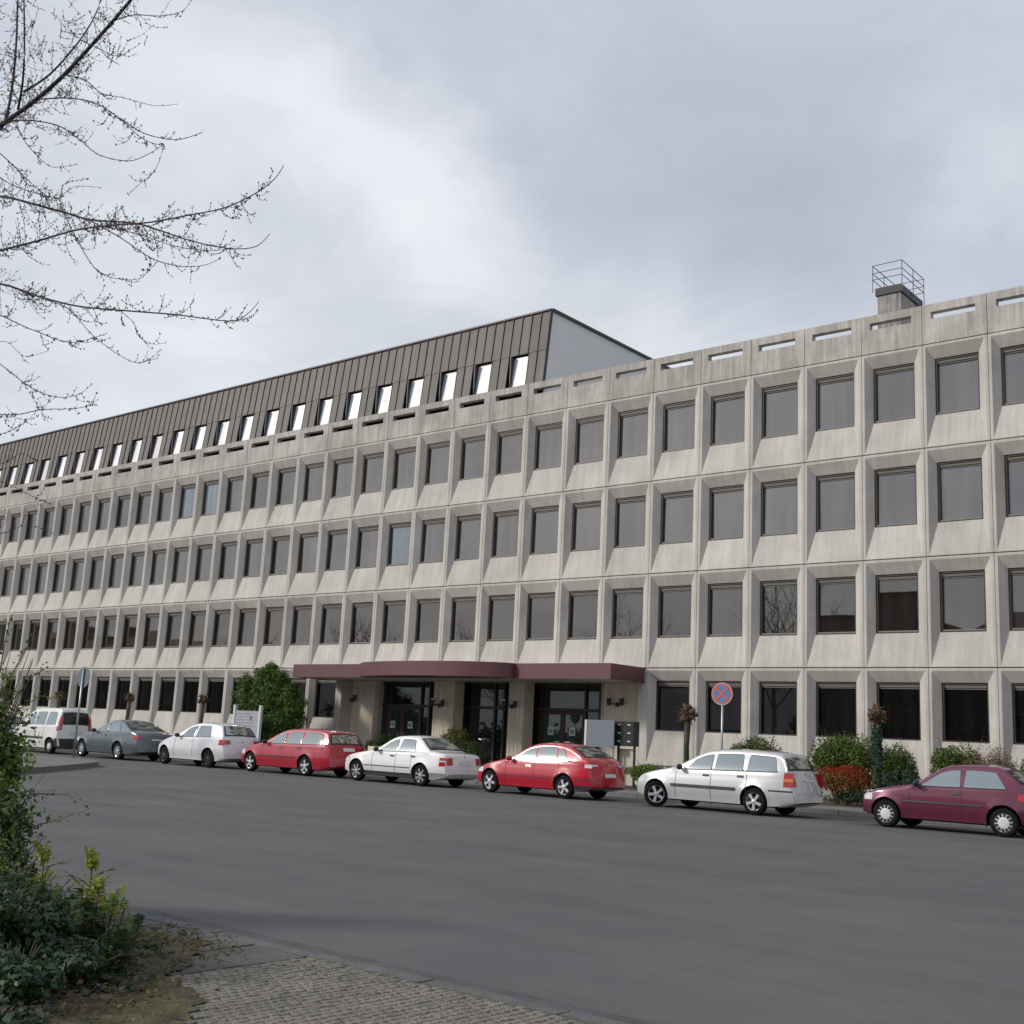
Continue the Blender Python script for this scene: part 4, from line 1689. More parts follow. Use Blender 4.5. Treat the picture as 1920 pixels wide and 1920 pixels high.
def shrub(name, label, cat, px, py_top, pxw, Y, m, n=5000, size=.06, z0=.15, seed=0, depth=None, lumps=11, group=None, accents=None, stems=True, asp=.5, fill=.6, lump=(.24, .48)):
    """shrub whose top is seen at px, py_top and whose half width is pxw pixels"""
    p = at(px, py_top, Y)
    q = at(px + pxw, py_top, Y)
    hw = abs(q.x - p.x)
    h = max(.3, p.z - z0)
    size *= 1.45
    n = int(n * 1.3)
    fill *= .75
    lumps += 7
    t = thing(name, label, cat, (p.x, Y, z0), 0, group)
    P_, N_ = blobpts(n, np.array((0, 0, h * .42)), np.array((hw, depth or hw * .8, h * .52)), lumps, seed, fill, lump=lump)
    keep = P_[:, 2] > .02
    P_, N_ = P_[keep], N_[keep]
    V = leaves(P_, N_, size, asp, seed)
    link('foliage', leaf_mesh('foliage', V, m), t)
    if accents:
        m2, n2, s2 = accents
        P2, N2 = blobpts(n2, np.array((0, 0, h * .46)), np.array((hw, depth or hw * .8, h * .56)), lumps, seed, .2, lump=lump)
        kp = P2[:, 2] > .05
        link('young_shoots', leaf_mesh('young_shoots', leaves(P2[kp], N2[kp], s2, .5, seed + 1, .8), m2), t)
    if stems:
        mb = MB()
        r = random.Random(seed)
        for i in range(14):
            a = r.uniform(0, 6.28)
            rr = r.uniform(.3, .8)
            e = Vector((math.cos(a) * hw * rr, math.sin(a) * hw * .7 * rr, h * r.uniform(.5, .95)))
            mb.tube([(e.x * .08, e.y * .08, -.1), (e.x * .4, e.y * .4, e.z * .5), tuple(e)], [.02, .013, .004], 5)
        mb.obj('stems', BARK2, t)
    return t


shrub('hedge_shrub', 'low fresh green hedge behind the gap between the red hatchback and the silver estate', 'hedge', 1238, 1420, 80, 31.2, L_BRIGHT, 9000, .05, .12, 3, .5, 16, accents=(L_YEL, 500, .04))
shrub('broom_bush', 'low mixed green bush under the windows behind the silver estate roof', 'bush', 1420, 1352, 66, 32.6, L_MID, 8000, .055, .15, 5, .8, 12, accents=(L_PINK, 700, .05))
shrub('broom_bush', 'large rounded green bush left of the ivy wrapped trunk', 'bush', 1572, 1352, 90, 31.8, L_MID, 14000, .055, .15, 6, 1.0, 15, accents=(L_OLIVE, 1200, .05))
shrub('broom_bush', 'olive tinted green bush right of the ivy wrapped trunk', 'bush', 1680, 1374, 48, 31.9, L_MID, 8000, .055, .15, 7, .7, 10, accents=(L_OLIVE, 1600, .05))
shrub('flowering_quince', 'red flowering shrub between the silver estate and the burgundy car', 'shrub', 1585, 1420, 68, 30.9, L_MID, 3000, .05, .14, 8, .6, 18, accents=(L_RED, 5200, .045))
shrub('ground_cover', 'low leafy green ground cover below the red flowering shrub', 'ground cover', 1610, 1478, 70, 30.75, L_BLUE, 2500, .05, .12, 9, .25, 14, accents=(L_YEL, 200, .04), stems=False)
shrub('broom_bush', 'dark low bush between the ivy trunk and the burgundy car roof', 'bush', 1690, 1418, 38, 31.3, L_BLUE, 3800, .055, .15, 10, .6, 9)
shrub('broom_bush', 'green bush behind the burgundy car windscreen', 'bush', 1790, 1366, 66, 31.9, L_MID, 7500, .055, .15, 11, .8, 12, accents=(L_BRIGHT, 900, .05))
shrub('twiggy_bush', 'pinkish brown twiggy bush above the burgundy car roof', 'bush', 1862, 1378, 60, 31.5, L_PINK, 5200, .045, .15, 12, .7, 12, asp=.25, accents=(L_OLIVE, 900, .05))
shrub('broom_bush', 'olive bush cut by the right edge of the photo', 'bush', 1935, 1384, 34, 31.5, L_OLIVE, 4500, .05, .15, 13, .7, 9)
shrub('box_bush', 'clipped dark bush beside the left entrance doors', 'bush', 722, 1364, 34, 32.9, L_DARK, 5200, .05, .14, 14, .7, 10, accents=(L_MID, 300, .04))
shrub('pale_bush', 'loose olive bush in front of the middle glass front', 'bush', 848, 1338, 36, 32.2, L_OLIVE, 4200, .06, .14, 15, .8, 9, accents=(L_YEL, 300, .05), fill=.9, lump=(.2, .45))
shrub('pale_bush', 'dark low bush behind the boot of the white saloon', 'bush', 880, 1376, 34, 31.6, L_DARK, 4200, .055, .14, 16, .8, 9, accents=(L_OLIVE, 500, .05))

# evergreen between notice board and entrance
p = at(500, 1375, 32.6)
ev = thing('evergreen_tree', 'dense bright green evergreen left of the entrance canopy', 'tree', (p.x, 32.6, .15))
cr = MB()
cr.tube([(0, 0, -.1), (.05, 0, 1.5), (0, .05, 3.6)], [.12, .08, .02], 8)
cr.obj('trunk', BARK2, ev)
PP, NN = [], []
lumps_ = [(-1.0, 2.5, .80), (-.50, 3.25, .55), (-.38, 3.75, .28), (-1.3, 3.05, .38), (.1, 2.55, .95), (.95, 2.15, .85), (.2, 1.4, 1.25),
          (1.55, 1.55, .62), (-.85, 1.35, .85), (1.05, .95, 1.0), (1.25, 2.55, .35), (.35, 3.2, .42), (1.75, 2.0, .3)]
for i, (cx_, cz_, rr) in enumerate(lumps_):
    r = np.random.default_rng(40 + i)
    n = int(1200 + 3200 * rr)
    d_ = r.normal(0, 1, (n, 3))
    d_ /= np.linalg.norm(d_, axis=1)[:, None]
    rad = rr * (1 - .55 * r.random(n) ** 2) * (1 + .16 * np.sin(d_[:, 0] * 9 + i) + .16 * np.sin(d_[:, 2] * 11 + i)) + r.normal(0, .05, n)
    PP.append(np.array((cx_, .25 * (i % 3 - 1), cz_)) + d_ * rad[:, None] * np.array((1, .8, 1.15)))
    NN.append(d_)
PP, NN = np.concatenate(PP), np.concatenate(NN)
kp = PP[:, 2] > 0
PP, NN = PP[kp], NN[kp]
V = leaves(PP, NN, .12, .38, 50, .5)
link('crown', leaf_mesh('crown', V, leafmat('evergreen', (.016, .042, .008), (.12, .21, .028), 1.6)), ev)


def pollard(px, pytop, Y, label, ivy=False, headpx=20, seed=0, green=False):
    p = at(px, pytop, Y)
    hh = p.z - .15
    t = thing('pollarded_tree', label, 'tree', (p.x, Y, .15), 0, 'pollarded trees in front of the facade')
    r = random.Random(seed)
    mb = MB()
    mb.tube([(.02, 0, -.1), (.0, 0, .4), (-.02, 0, hh * .45), (.01, 0, hh * .72)], [.13, .10, .085, .10], 9)
    mb.obj('trunk', leafmat('algae_bark', (.03, .035, .02), (.08, .09, .045)) if green else BARK2, t, True)
    mb = MB()
    R_ = .24 * headpx / 20
    c0 = Vector((0, 0, hh * .72 + R_ * .9))
    for i in range(22):
        d = Vector((r.gauss(0, 1), r.gauss(0, 1), r.gauss(0, 1) + .3)).normalized()
        e = c0 + d * R_ * r.uniform(.6, 1.15)
        mb.tube([c0 - Vector((0, 0, R_ * .8)), c0 + d * R_ * .5, e, e + d * .05], [.06, .07, .065 * r.uniform(.8, 1.3), .01], 6)
    for i in range(40):
        d = Vector((r.gauss(0, 1), r.gauss(0, 1), r.gauss(0, 1) + .3)).normalized()
        e = c0 + d * R_ * r.uniform(.8, 1.1)
        mb.tube([e, e + d * r.uniform(.04, .12)], [.02, .006], 4)
    mb.obj('crown', KNUCK, t, True)
    if ivy:
        n = 1500
        q = np.random.default_rng(seed)
        zz = q.random(n) * hh * .72
        ang = q.uniform(0, 6.28, n)
        rad = .10 + .04 * q.random(n)
        P_ = np.stack([rad * np.cos(ang), rad * np.sin(ang), zz], 1)
        N_ = np.stack([np.cos(ang), np.sin(ang), .1 + 0 * ang], 1)
        link('ivy', leaf_mesh('ivy', leaves(P_, N_, .07, .9, seed, .1), L_IVY), t)


pollard(1643, 1300, 31.0, 'pollarded tree with an ivy wrapped trunk right of the large green bush', True, 21, 1)
pollard(1290, 1302, 31.6, 'pollarded tree with a green trunk left of the no stopping sign', False, 22, 2, True)
pollard(384, 1283, 31.6, 'pollarded tree left of the notice board', False, 18, 3)
pollard(246, 1281, 31.6, 'pollarded tree behind the grey green saloon', False, 17, 4)
pollard(114, 1279, 31.6, 'pollarded tree behind the boxy white car', False, 18, 5)
pollard(13, 1277, 31.6, 'pollarded tree nearest the left edge of the photo', False, 18, 6)

# ------------------------------------------------------------------ near shrubs, lower left
def near_bush(name, label, cat, loc, rad, h, n, size, m, seed, accent=None, stems=40, zmin=0.0, lumps=16, asp=.6):
    t = thing(name, label, cat, loc)
    P_, N_ = blobpts(n, np.array((0, 0, h * .45)), np.array((rad[0], rad[1], h * .5)), lumps + 10, seed, .85, True, (.15, .36))
    kp = P_[:, 2] > zmin
    V = leaves(P_[kp], N_[kp], size, asp, seed, .5)
    link('foliage', leaf_mesh('foliage', V, m), t)
    if accent:
        m2, n2, s2 = accent
        P2, N2 = blobpts(n2, np.array((0, 0, h * .5)), np.array((rad[0] * 1.05, rad[1] * 1.05, h * .52)), lumps, seed, .3, True, (.25, .5))
        link('young_shoots', leaf_mesh('young_shoots', leaves(P2, N2, s2, .6, seed + 3, .8), m2), t)
    r = random.Random(seed)
    mb = MB()
    for i in range(stems):
        a = r.uniform(0, 6.28)
        rr = r.uniform(.2, 1)
        e = Vector((math.cos(a) * rad[0] * rr, math.sin(a) * rad[1] * rr, h * r.uniform(.6, 1.0)))
        mid = Vector((e.x * .45 + r.uniform(-.05, .05), e.y * .45, e.z * .55))
        mb.tube([(e.x * .1, e.y * .1, -.05), tuple(mid), tuple(e)], [.010, .006, .002], 5)
    mb.obj('stems', BARK2, t)
    return t


near_bush('tall_shrub', 'tall leafy shrub with yellow green tips along the left edge', 'shrub', (-8.78, 4.30, 0), (.58, .42), 2.0, 11000, .04, L_MID, 21, (L_BRIGHT, 2600, .042), 60)
near_bush('tall_shrub', 'dark lower shrub in the left corner behind the spiky leaved plant', 'shrub', (-8.35, 4.15, 0), (.6, .5), 1.15, 8000, .042, L_DARK, 22, (L_MID, 1500, .045), 50)


def sprig(tree, pts, rad, leafm, n, size, seed, mb):
    mb.tube(pts, [rad * (1 - .8 * i / (len(pts) - 1)) for i in range(len(pts))], 5)
    r = np.random.default_rng(seed)
    P_ = []
    for i in range(n):
        u = r.random() * (len(pts) - 1)
        a = int(u)
        a = min(a, len(pts) - 2)
        q = np.array(pts[a]) * (1 - (u - a)) + np.array(pts[a + 1]) * (u - a)
        P_.append(q + r.normal(0, .018, 3))
    return np.array(P_)


near_bush('tall_shrub', 'low dense shrub at the left edge between the tall shrub and the spiky leaved plants', 'shrub', (-8.6, 4.0, 0), (.7, .5), .8, 8000, .045, L_MID, 24, (L_BRIGHT, 1200, .04), 40)
near_bush('tall_shrub', 'dark leafy shrub filling the lower left corner of the photo', 'shrub', (-6.35, 3.42, 0), (.50, .36), .62, 7000, .045, L_DARK, 31, (L_BLUE, 900, .045), 40)
near_bush('tall_shrub', 'dark shrub at the foot of the spiky leaved plants', 'shrub', (-7.05, 3.80, 0), (.52, .36), .58, 7000, .045, L_DARK, 32, (L_MID, 700, .04), 40)
near_bush('tall_shrub', 'dark shrub behind the tufted plants at the left edge', 'shrub', (-7.75, 4.0, 0), (.5, .36), .75, 6000, .045, L_DARK, 33, (L_MID, 900, .04), 40)
near_bush('tall_shrub', 'low dark shrub cut by the bottom edge at the lower left', 'shrub', (-5.75, 3.16, 0), (.36, .22), .30, 4200, .042, L_DARK, 34, (L_BLUE, 900, .045), 24)
near_bush('tall_shrub', 'low dark shrub between the spiky leaved plants and the bottom edge', 'shrub', (-5.95, 3.62, 0), (.34, .24), .30, 4200, .042, L_DARK, 35, (L_BLUE, 900, .045), 24)
so_ = MB()
poly = [(-10, 1.5), (-4.3, 2.6), (-4.75, 3.35), (-5.15, 3.75), (-5.55, 3.98), (-5.95, 4.18), (-6.25, 4.5), (-6.7, 4.9), (-10, 5.1)]
so_.quad([(x, y, .026) for x, y in poly])
rq = random.Random(5)
for i in range(1, len(poly) - 1):
    for j in range(7):
        t_ = j / 7
        x = poly[i][0] * (1 - t_) + poly[i + 1][0] * t_ + rq.uniform(-.04, .04)
        y = poly[i][1] * (1 - t_) + poly[i + 1][1] * t_ + rq.uniform(-.04, .04)
        r_ = rq.uniform(.05, .13)
        so_.quad([(x + r_ * math.cos(q_) * rq.uniform(.7, 1.2), y + r_ * math.sin(q_) * rq.uniform(.7, 1.2), .024 + .0001 * j) for q_ in [k__ * math.pi / 4 for k__ in range(8)]])
so_.obj('mossy_soil', mat('mossy_soil', (.055, .055, .018), .95, .5, 6, bump=.9, bscale=50, tint=(.09, .075, .04)), kind='structure')

# long arching sprigs that leave the tall shrub to the right
spr = thing('arching_sprigs', 'thin arching shrub sprigs with small leaves reaching over the road edge', 'shrub', (-9.0, 4.8, 0))
mb = MB()
PA, PB = [], []


def gpt(px, py, Y):
    return at(px, py, Y) - Vector((-9.0, 4.8, 0))


sprigs = [([(20, 1560), (60, 1550), (110, 1537), (165, 1518)], 5.0, 1), ([(10, 1500), (70, 1488), (120, 1490), (150, 1497)], 5.1, 0),
          ([(20, 1640), (60, 1600), (80, 1570)], 4.9, 0), ([(5, 1300), (30, 1250), (50, 1215), (62, 1190)], 4.9, 1),
          ([(0, 1400), (35, 1330), (75, 1305), (125, 1310)], 5.0, 1), ([(0, 1260), (10, 1200), (18, 1165), (28, 1145)], 4.8, 1), ([(0, 1340), (60, 1270), (90, 1250)], 5.0, 0),
          ([(30, 1430), (45, 1400), (50, 1370)], 4.9, 1), ([(10, 1480), (50, 1440), (62, 1415)], 4.9, 1)]
for i, (pp_, Y, br) in enumerate(sprigs):
    pts = [tuple(gpt(x, y, Y * .89 + .04 * j)) for j, (x, y) in enumerate(pp_)]
    q = sprig(spr, pts, .006, None, 26, .03, 100 + i, mb)
    (PA if br else PB).append(q)
mb.obj('stems', BARK2, spr)
PA, PB = np.concatenate(PA), np.concatenate(PB)
link('foliage', leaf_mesh('foliage', leaves(PB, np.zeros_like(PB), .03, .6, 5, .5), L_MID), spr)
link('young_shoots', leaf_mesh('young_shoots', leaves(PA, np.zeros_like(PA), .034, .6, 6, .6), L_BRIGHT), spr)

# spiky leaved plants with yellow tips (pinnate leaves, each leaflet is geometry)
lm = MB()
for s_ in (1,):
    pass


def leaflet_mesh(m, name='leaf'):
    """one compound leaf: five pairs of toothed leaflets"""
    mb = MB()
    mb.tube([(0, 0, 0), (.10, 0, .02), (.19, 0, .0)], [.003, .0025, .001], 4)
    for i in range(4):
        x = .035 + i * .04
        for s_ in (-1, 1):
            L = .075
            base = Vector((x, 0, .02))
            d = Vector((.35, s_ * .9, -.12 + .1 * (i % 2))).normalized()
            sd_ = Vector((-d.y, d.x, .2)).normalized()
            pts = []
            prof = [(0, .0), (.18, .20), (.3, .16), (.45, .27), (.6, .17), (.75, .19), (1, 0)]
            for t, w_ in prof:
                pts.append(base + d * L * t + sd_ * L * w_)
            for t, w_ in prof[-2:0:-1]:
                pts.append(base + d * L * t - sd_ * L * w_ + Vector((0, 0, .004)))
            mb.quad(pts)
    pts = []
    for t, w_ in [(0, 0), (.3, .25), (.5, .18), (.7, .2), (1, 0)]:
        pts.append(Vector((.18 + .08 * t, .08 * w_, 0)))
    for t, w_ in [(.7, .2), (.5, .18), (.3, .25)]:
        pts.append(Vector((.18 + .08 * t, -.08 * w_, 0)))
    mb.quad(pts)
    return mb.mesh(name, m)


LEAFS = [leaflet_mesh(L_DARK), leaflet_mesh(L_MID), leaflet_mesh(L_YEL), leaflet_mesh(L_BLUE)]


def mahonia(px, py, Y, hh, label, n, seed, spread=.1, topcol=True):
    p = at(px, py, Y)
    t = thing('spiky_plant', label, 'plant', (p.x, Y, 0), 0)
    r = random.Random(seed)
    mb = MB()
    ztop = p.z
    stems = [(0, 0, ztop)] + [(r.uniform(-spread, spread) * 2, r.uniform(-spread, spread) * 1.5, ztop * r.uniform(.55, .85)) for _ in range(n)]
    for (a, b_, z) in stems:
        mb.tube([(a * .3, b_ * .3, -.02), (a * .8, b_ * .8, z * .5), (a, b_, z)], [.009, .007, .004], 5)
        nl = int(z / .05)
        for i in range(nl):
            zz = z * (.22 + .78 * (i + .5) / nl)
            tip = zz > z - .07
            aa = i * 2.4 + r.uniform(-.3, .3)
            el = r.uniform(.1, .5) + (.6 if tip else 0)
            me = LEAFS[2] if (tip and topcol) else random.choice(LEAFS[:2] + [LEAFS[3]])
            f_ = zz / z
            o = link('leaf', me, t, (a * (.3 + .7 * f_), b_ * (.3 + .7 * f_), zz), (0, -el, aa))
            sc = r.uniform(.65, 1.0) * (.62 if tip else 1)
            o.scale = (sc, sc, sc)
    mb.obj('stems', BARK2, t)
    if topcol:
        q = np.random.default_rng(seed)
        P_ = np.array([(0, 0, ztop + .0)]) + q.normal(0, .022, (70, 3))
        link('flower_tuft', leaf_mesh('flower_tuft', leaves(P_, np.zeros_like(P_), .03, .6, seed, 1.0), L_YEL), t)


mahonia(84, 1602, 4.05, .9, 'tall spiky leaved plant with a yellow tuft left of its twin', 4, 1)
mahonia(174, 1616, 4.0, .9, 'spiky leaved plant with a yellow tuft nearest the road', 5, 2)
mahonia(130, 1690, 3.8, .7, 'lower spiky leaved plant between the two tufted ones and the slabs', 6, 3, .12, False)
mahonia(205, 1696, 3.9, .7, 'dense dark spiky plant at the end of the slab path', 7, 4, .10, False)
mahonia(186, 1660, 3.95, .7, 'short spiky plant with yellow leaves beside the dense dark one', 3, 5, .06, True)
# litter and creeping leaves between the shrubs and the paving
r = np.random.default_rng(77)
n = 14000
U = r.random((n, 2))
X = -9.4 + U[:, 0] * 4.4
Yc = 2.2 + U[:, 1] * 2.35
lim = np.where(Yc < 4.1, -6.05 + (4.1 - Yc) * .7, -6.1 - (Yc - 4.1) * .8) + .14 * np.sin(Yc * 7) + r.normal(0, .10, n)
kp = X < lim
hgt = .03 + .20 * np.clip((lim - X) / 1.2, 0, 1) * r.random(n)
Pg = np.stack([X, Yc, hgt], 1)[kp]
o = link('undergrowth', leaf_mesh('undergrowth', leaves(Pg, np.tile((0, 0, 1.), (len(Pg), 1)), .055, .7, 78, .6), L_BLUE), kind='stuff')
o['label'] = 'creeping dark leaves covering the soil at lower left'
o['category'] = 'undergrowth'
n = 5200
X = -9.4 + r.random(n) * 4.2
Yc = 2.2 + r.random(n) * 2.8
lim = np.where(Yc < 4.1, -5.75 + (4.1 - Yc) * 1.6, -5.8 - (Yc - 4.1) * .6) + r.normal(0, .16, n)
kp = X < lim
Pg = np.stack([X, Yc, .035 + .06 * r.random(n)], 1)[kp]
o = link('leaf_litter', leaf_mesh('leaf_litter', leaves(Pg, np.tile((0, 0, 1.), (len(Pg), 1)), .04, .7, 79, .9), L_BROWN), kind='stuff')
o['label'] = 'dry brown leaf litter along the edge of the setts'
o['category'] = 'leaf litter'

n = 2600
X = -7.2 + r.random(n) * 3.0
Yc = 2.6 + r.random(n) * 2.4
lim = np.where(Yc < 4.1, -5.65 + (4.1 - Yc) * 1.7, -5.75 - (Yc - 4.1) * .5) + r.normal(0, .10, n)
kp = X < lim
Pg = np.stack([X, Yc, .03 + .03 * r.random(n)], 1)[kp]
o = link('moss_tufts', leaf_mesh('moss_tufts', leaves(Pg, np.tile((0, 0, .3), (len(Pg), 1)), .03, .5, 80, .2), L_OLIVE), kind='stuff')
o['label'] = 'olive moss tufts where the soil meets the setts'
o['category'] = 'moss'

# ------------------------------------------------------------------ budding tree, upper left
TY = 6.2                                   # distance plane of the crown
tree = thing('budding_tree', 'bare budding tree reaching in from the upper left corner', 'tree', (0, 0, 0))
trk = MB()
tb = at(-420, 240, TY).xy
cx_t = tb[0]
trunk_top = at(-60, 300, TY + .1)
trk.tube([(cx_t - .3, TY, -.1), (cx_t - .25, TY, 1.2), (cx_t - .1, TY, 2.8), (cx_t + .1, TY + .05, 4.2), (cx_t + .2, TY + .1, 5.8), (cx_t + .2, TY, 8.0)], [.22, .18, .15, .12, .09, .04], 10)
trk.obj('trunk', BARK, tree, True)
limb_px = [
    ([(-420, 520), (-200, 390), (-60, 290), (0, 237), (60, 193), (120, 140), (190, 64), (245, 0), (300, -70)], .045, .015, 0.0),
    ([(10, 230), (22, 170), (30, 90), (33, 0), (36, -70)], .020, .010, .15),
    ([(34, 205), (43, 150), (46, 70), (44, -40)], .018, .008, -.2),
    ([(45, 172), (95, 138), (150, 75), (182, 20), (205, -50)], .016, .006, .3),
    ([(24, 226), (60, 226), (110, 236), (150, 262), (185, 290), (240, 302), (280, 288), (306, 270)], .010, .003, .4),
    ([(75, 186), (130, 184), (180, 194), (225, 222), (270, 250), (330, 262), (380, 248)], .010, .003, -.3),
    ([(225, 222), (262, 256), (290, 270), (306, 274), (290, 320), (262, 345), (240, 365)], .005, .002, -.3),
    ([(-300, 480), (-120, 360), (0, 368), (60, 382), (120, 398), (170, 412), (250, 418), (300, 432), (360, 452), (430, 466), (480, 462), (506, 438)], .022, .003, .2),
    ([(-300, 560), (-100, 500), (0, 470), (70, 452), (140, 432), (210, 422), (280, 417), (350, 404), (420, 390), (480, 362), (515, 335), (532, 310)], .018, .003, -.1),
    ([(-300, 620), (-120, 520), (0, 532), (60, 552), (140, 573), (230, 582), (330, 590), (430, 602), (462, 590), (485, 566)], .020, .003, .5),
    ([(85, 562), (130, 580), (170, 625), (215, 660), (255, 680), (285, 670), (302, 655)], .006, .002, .5),
    ([(225, 582), (250, 605), (262, 632), (285, 645), (310, 643)], .004, .002, .5),
    ([(-60, 560), (20, 600), (70, 622), (130, 642), (180, 632), (200, 625)], .008, .002, -.4),
    ([(-60, 640), (10, 690), (60, 728), (110, 745), (150, 738), (172, 720)], .007, .002, .1),
    ([(-60, 770), (20, 778), (80, 768), (140, 766), (170, 757), (182, 735)], .007, .002, -.2),
    ([(-40, 650), (10, 640), (45, 668), (90, 658)], .004, .002, .3),
    ([(120, 400), (150, 460), (185, 510), (230, 524), (262, 522), (276, 510)], .007, .002, .1),
    ([(170, 414), (225, 445), (280, 482), (330, 498), (380, 498), (414, 484)], .008, .002, -.2),
    ([(200, 425), (262, 440), (330, 462), (400, 470), (440, 462)], .006, .002, .3),
    ([(-20, 270), (25, 310), (55, 340), (100, 372), (140, 350), (190, 352)], .008, .002, .6),
    ([(30, 235), (50, 270), (90, 310), (120, 312), (144, 308)], .006, .002, .2),
    ([(-20, 320), (20, 345), (60, 360), (110, 372), (120, 345), (165, 335)], .006, .002, -.5),
    ([(150, 75), (180, 88), (220, 105), (262, 82)], .006, .002, .0),
    ([(210, 40), (250, 28), (300, 30), (340, 22), (358, 2)], .008, .002, .2),
    ([(120, 140), (160, 150), (190, 175), (230, 183), (290, 198), (332, 195)], .007, .002, .5),
    ([(-40, 900), (10, 905), (60, 930), (95, 945)], .005, .002, .3),
    ([(-40, 820), (10, 812), (50, 790)], .004, .002, -.3),
    ([(-60, 980), (0, 1000), (50, 985), (100, 1000)], .004, .002, .3),
    ([(-60, 860), (0, 870), (40, 850), (70, 865)], .004, .002, .1),
]
rt = random.Random(11)
NR = np.random.default_rng(11)
buds = []
twg = MB()
twig_count = 0


def bezpts(p0, d, L, curl, n=6):
    pts = [p0]
    v = d.copy()
    for i in range(n):
        t = (i + 1) / n
        v = (v + Vector((rt.uniform(-.12, .12), rt.uniform(-.12, .12), (-.16 if t < .45 else .26) * curl))).normalized()
        pts.append(pts[-1] + v * L / n)
    return pts


def bud_line(pts, step, start=.15):
    tot = sum((b_ - a).length for a, b_ in zip(pts[:-1], pts[1:]))
    s_ = tot * start
    while s_ < tot:
        q = s_
        for a, b_ in zip(pts[:-1], pts[1:]):
            l_ = (b_ - a).length
            if q <= l_:
                buds.append(a + (b_ - a) * (q / l_))
                break
            q -= l_
        s_ += step * rt.uniform(.5, 1.6)
    buds.append(pts[-1])


for li, (pl_, r0, r1, dy) in enumerate(limb_px):
    pts = []
    n = len(pl_)
    for i, (x, y) in enumerate(pl_):
        Yp = TY + dy * (i / (n - 1)) * 1.4 + .08 * math.sin(i * 1.7 + li)
        pts.append(at(x, y, Yp))
    # smooth
    q = []
    for i in range(len(pts) - 1):
        p0 = pts[max(i - 1, 0)]
        p1, p2 = pts[i], pts[i + 1]
        p3 = pts[min(i + 2, len(pts) - 1)]
        for s_ in range(4):
            t = s_ / 4
            q.append(.5 * ((2 * p1) + (p2 - p0) * t + (2 * p0 - 5 * p1 + 4 * p2 - p3) * t * t + (3 * p1 - p0 - 3 * p2 + p3) * t ** 3))
    q.append(pts[-1])
    rad = [(r0 + (r1 - r0) * (i / (len(q) - 1)) ** .7) for i in range(len(q))]
    lb_ = MB()
    lb_.tube(q, rad, 7 if r0 > .012 else 5)
    lb_.obj('limb' if r0 > .012 else 'branch', BARK, tree, True)
    thick = r0 > .014
    if not thick:
        bud_line(q, .10)
    tot = sum((b_ - a).length for a, b_ in zip(q[:-1], q[1:]))
    # side twigs
    nt = int(tot / (.105 if thick else .17))
    for _ in range(nt):
        u = (.03 + .80 * rt.random() ** 1.15) * (len(q) - 1)
        i = int(u)
        p = q[i] + (q[min(i + 1, len(q) - 1)] - q[i]) * (u - i)
        d = (q[min(i + 1, len(q) - 1)] - q[i - 1 if i else 0]).normalized()
        side_ = Vector((rt.gauss(0, 1), rt.gauss(0, 1) * .7, rt.gauss(0, 1) - .15)).normalized()
        dd = (d * .9 + side_ * .9).normalized()
        L = rt.uniform(.08, .42) * (1.15 if thick else .8) * (1.15 - .8 * u / (len(q) - 1))
        tp = bezpts(p, dd, L, 1.0)
        twg.tube(tp, [.0028, .0026, .0023, .002, .0018, .0015, .0012], 4, cap=False)
        bud_line(tp, .05)
        if L > .2:
            for _2 in range(2):
                j = rt.randint(1, 4)
                d2 = ((tp[j + 1] - tp[j]).normalized() + Vector((rt.gauss(0, .7), rt.gauss(0, .7), rt.gauss(0, .7)))).normalized()
                t2 = bezpts(tp[j], d2, L * .5, 1.0, 4)
                twg.tube(t2, [.0022, .002, .0018, .0015, .0012], 4, cap=False)
                bud_line(t2, .05)
# crown top: dense twigs above the frame's top left
for _ in range(250):
    x, y = rt.uniform(-30, 300), rt.uniform(-60, 235)
    if x > 60 + (235 - y) * .95 + 60 or (x > 150 and y > 130):
        continue
    p = at(x, y, TY + rt.uniform(-.6, .9))
    d = Vector((rt.gauss(.3, .8), rt.gauss(0, .6), rt.gauss(.3, .8))).normalized()
    tp = bezpts(p, d, rt.uniform(.15, .34), .6)
    twg.tube(tp, [.003, .0028, .0025, .0022, .0019, .0016, .0013], 4, cap=False)
    bud_line(tp, .04)
twg.obj('twigs', BARK, tree, kind='stuff')
# buds: small faceted clusters
oct_v = np.array([(1, 0, 0), (-1, 0, 0), (0, 1, 0), (0, -1, 0), (0, 0, 1.4), (0, 0, -1.2)], float)
oct_f = [(0, 2, 4), (2, 1, 4), (1, 3, 4), (3, 0, 4), (2, 0, 5), (1, 2, 5), (3, 1, 5), (0, 3, 5)]
V, F = [], []
for b_ in buds:
    k_n = rt.choice((1, 1, 1, 2, 2, 3))
    for _ in range(k_n):
        s_ = rt.uniform(.0042, .0088)
        c_ = np.array(b_) + NR.normal(0, .006, 3)
        i = len(V)
        V += [tuple(v) for v in (oct_v * s_ + c_)]
        F += [tuple(i + j for j in f_) for f_ in oct_f]
me = bpy.data.meshes.new('buds')
me.from_pydata(V, [], F)
me.materials.append(BUD)
link('buds', me, tree, kind='stuff')

# ------------------------------------------------------------------ across the street (seen in the windows)
HW = mat('house_wall', (.14, .12, .11), .9, .1, 1)
HR = mat('house_roof', (.06, .05, .05), .8, .2, 3, bump=.4, bscale=15)


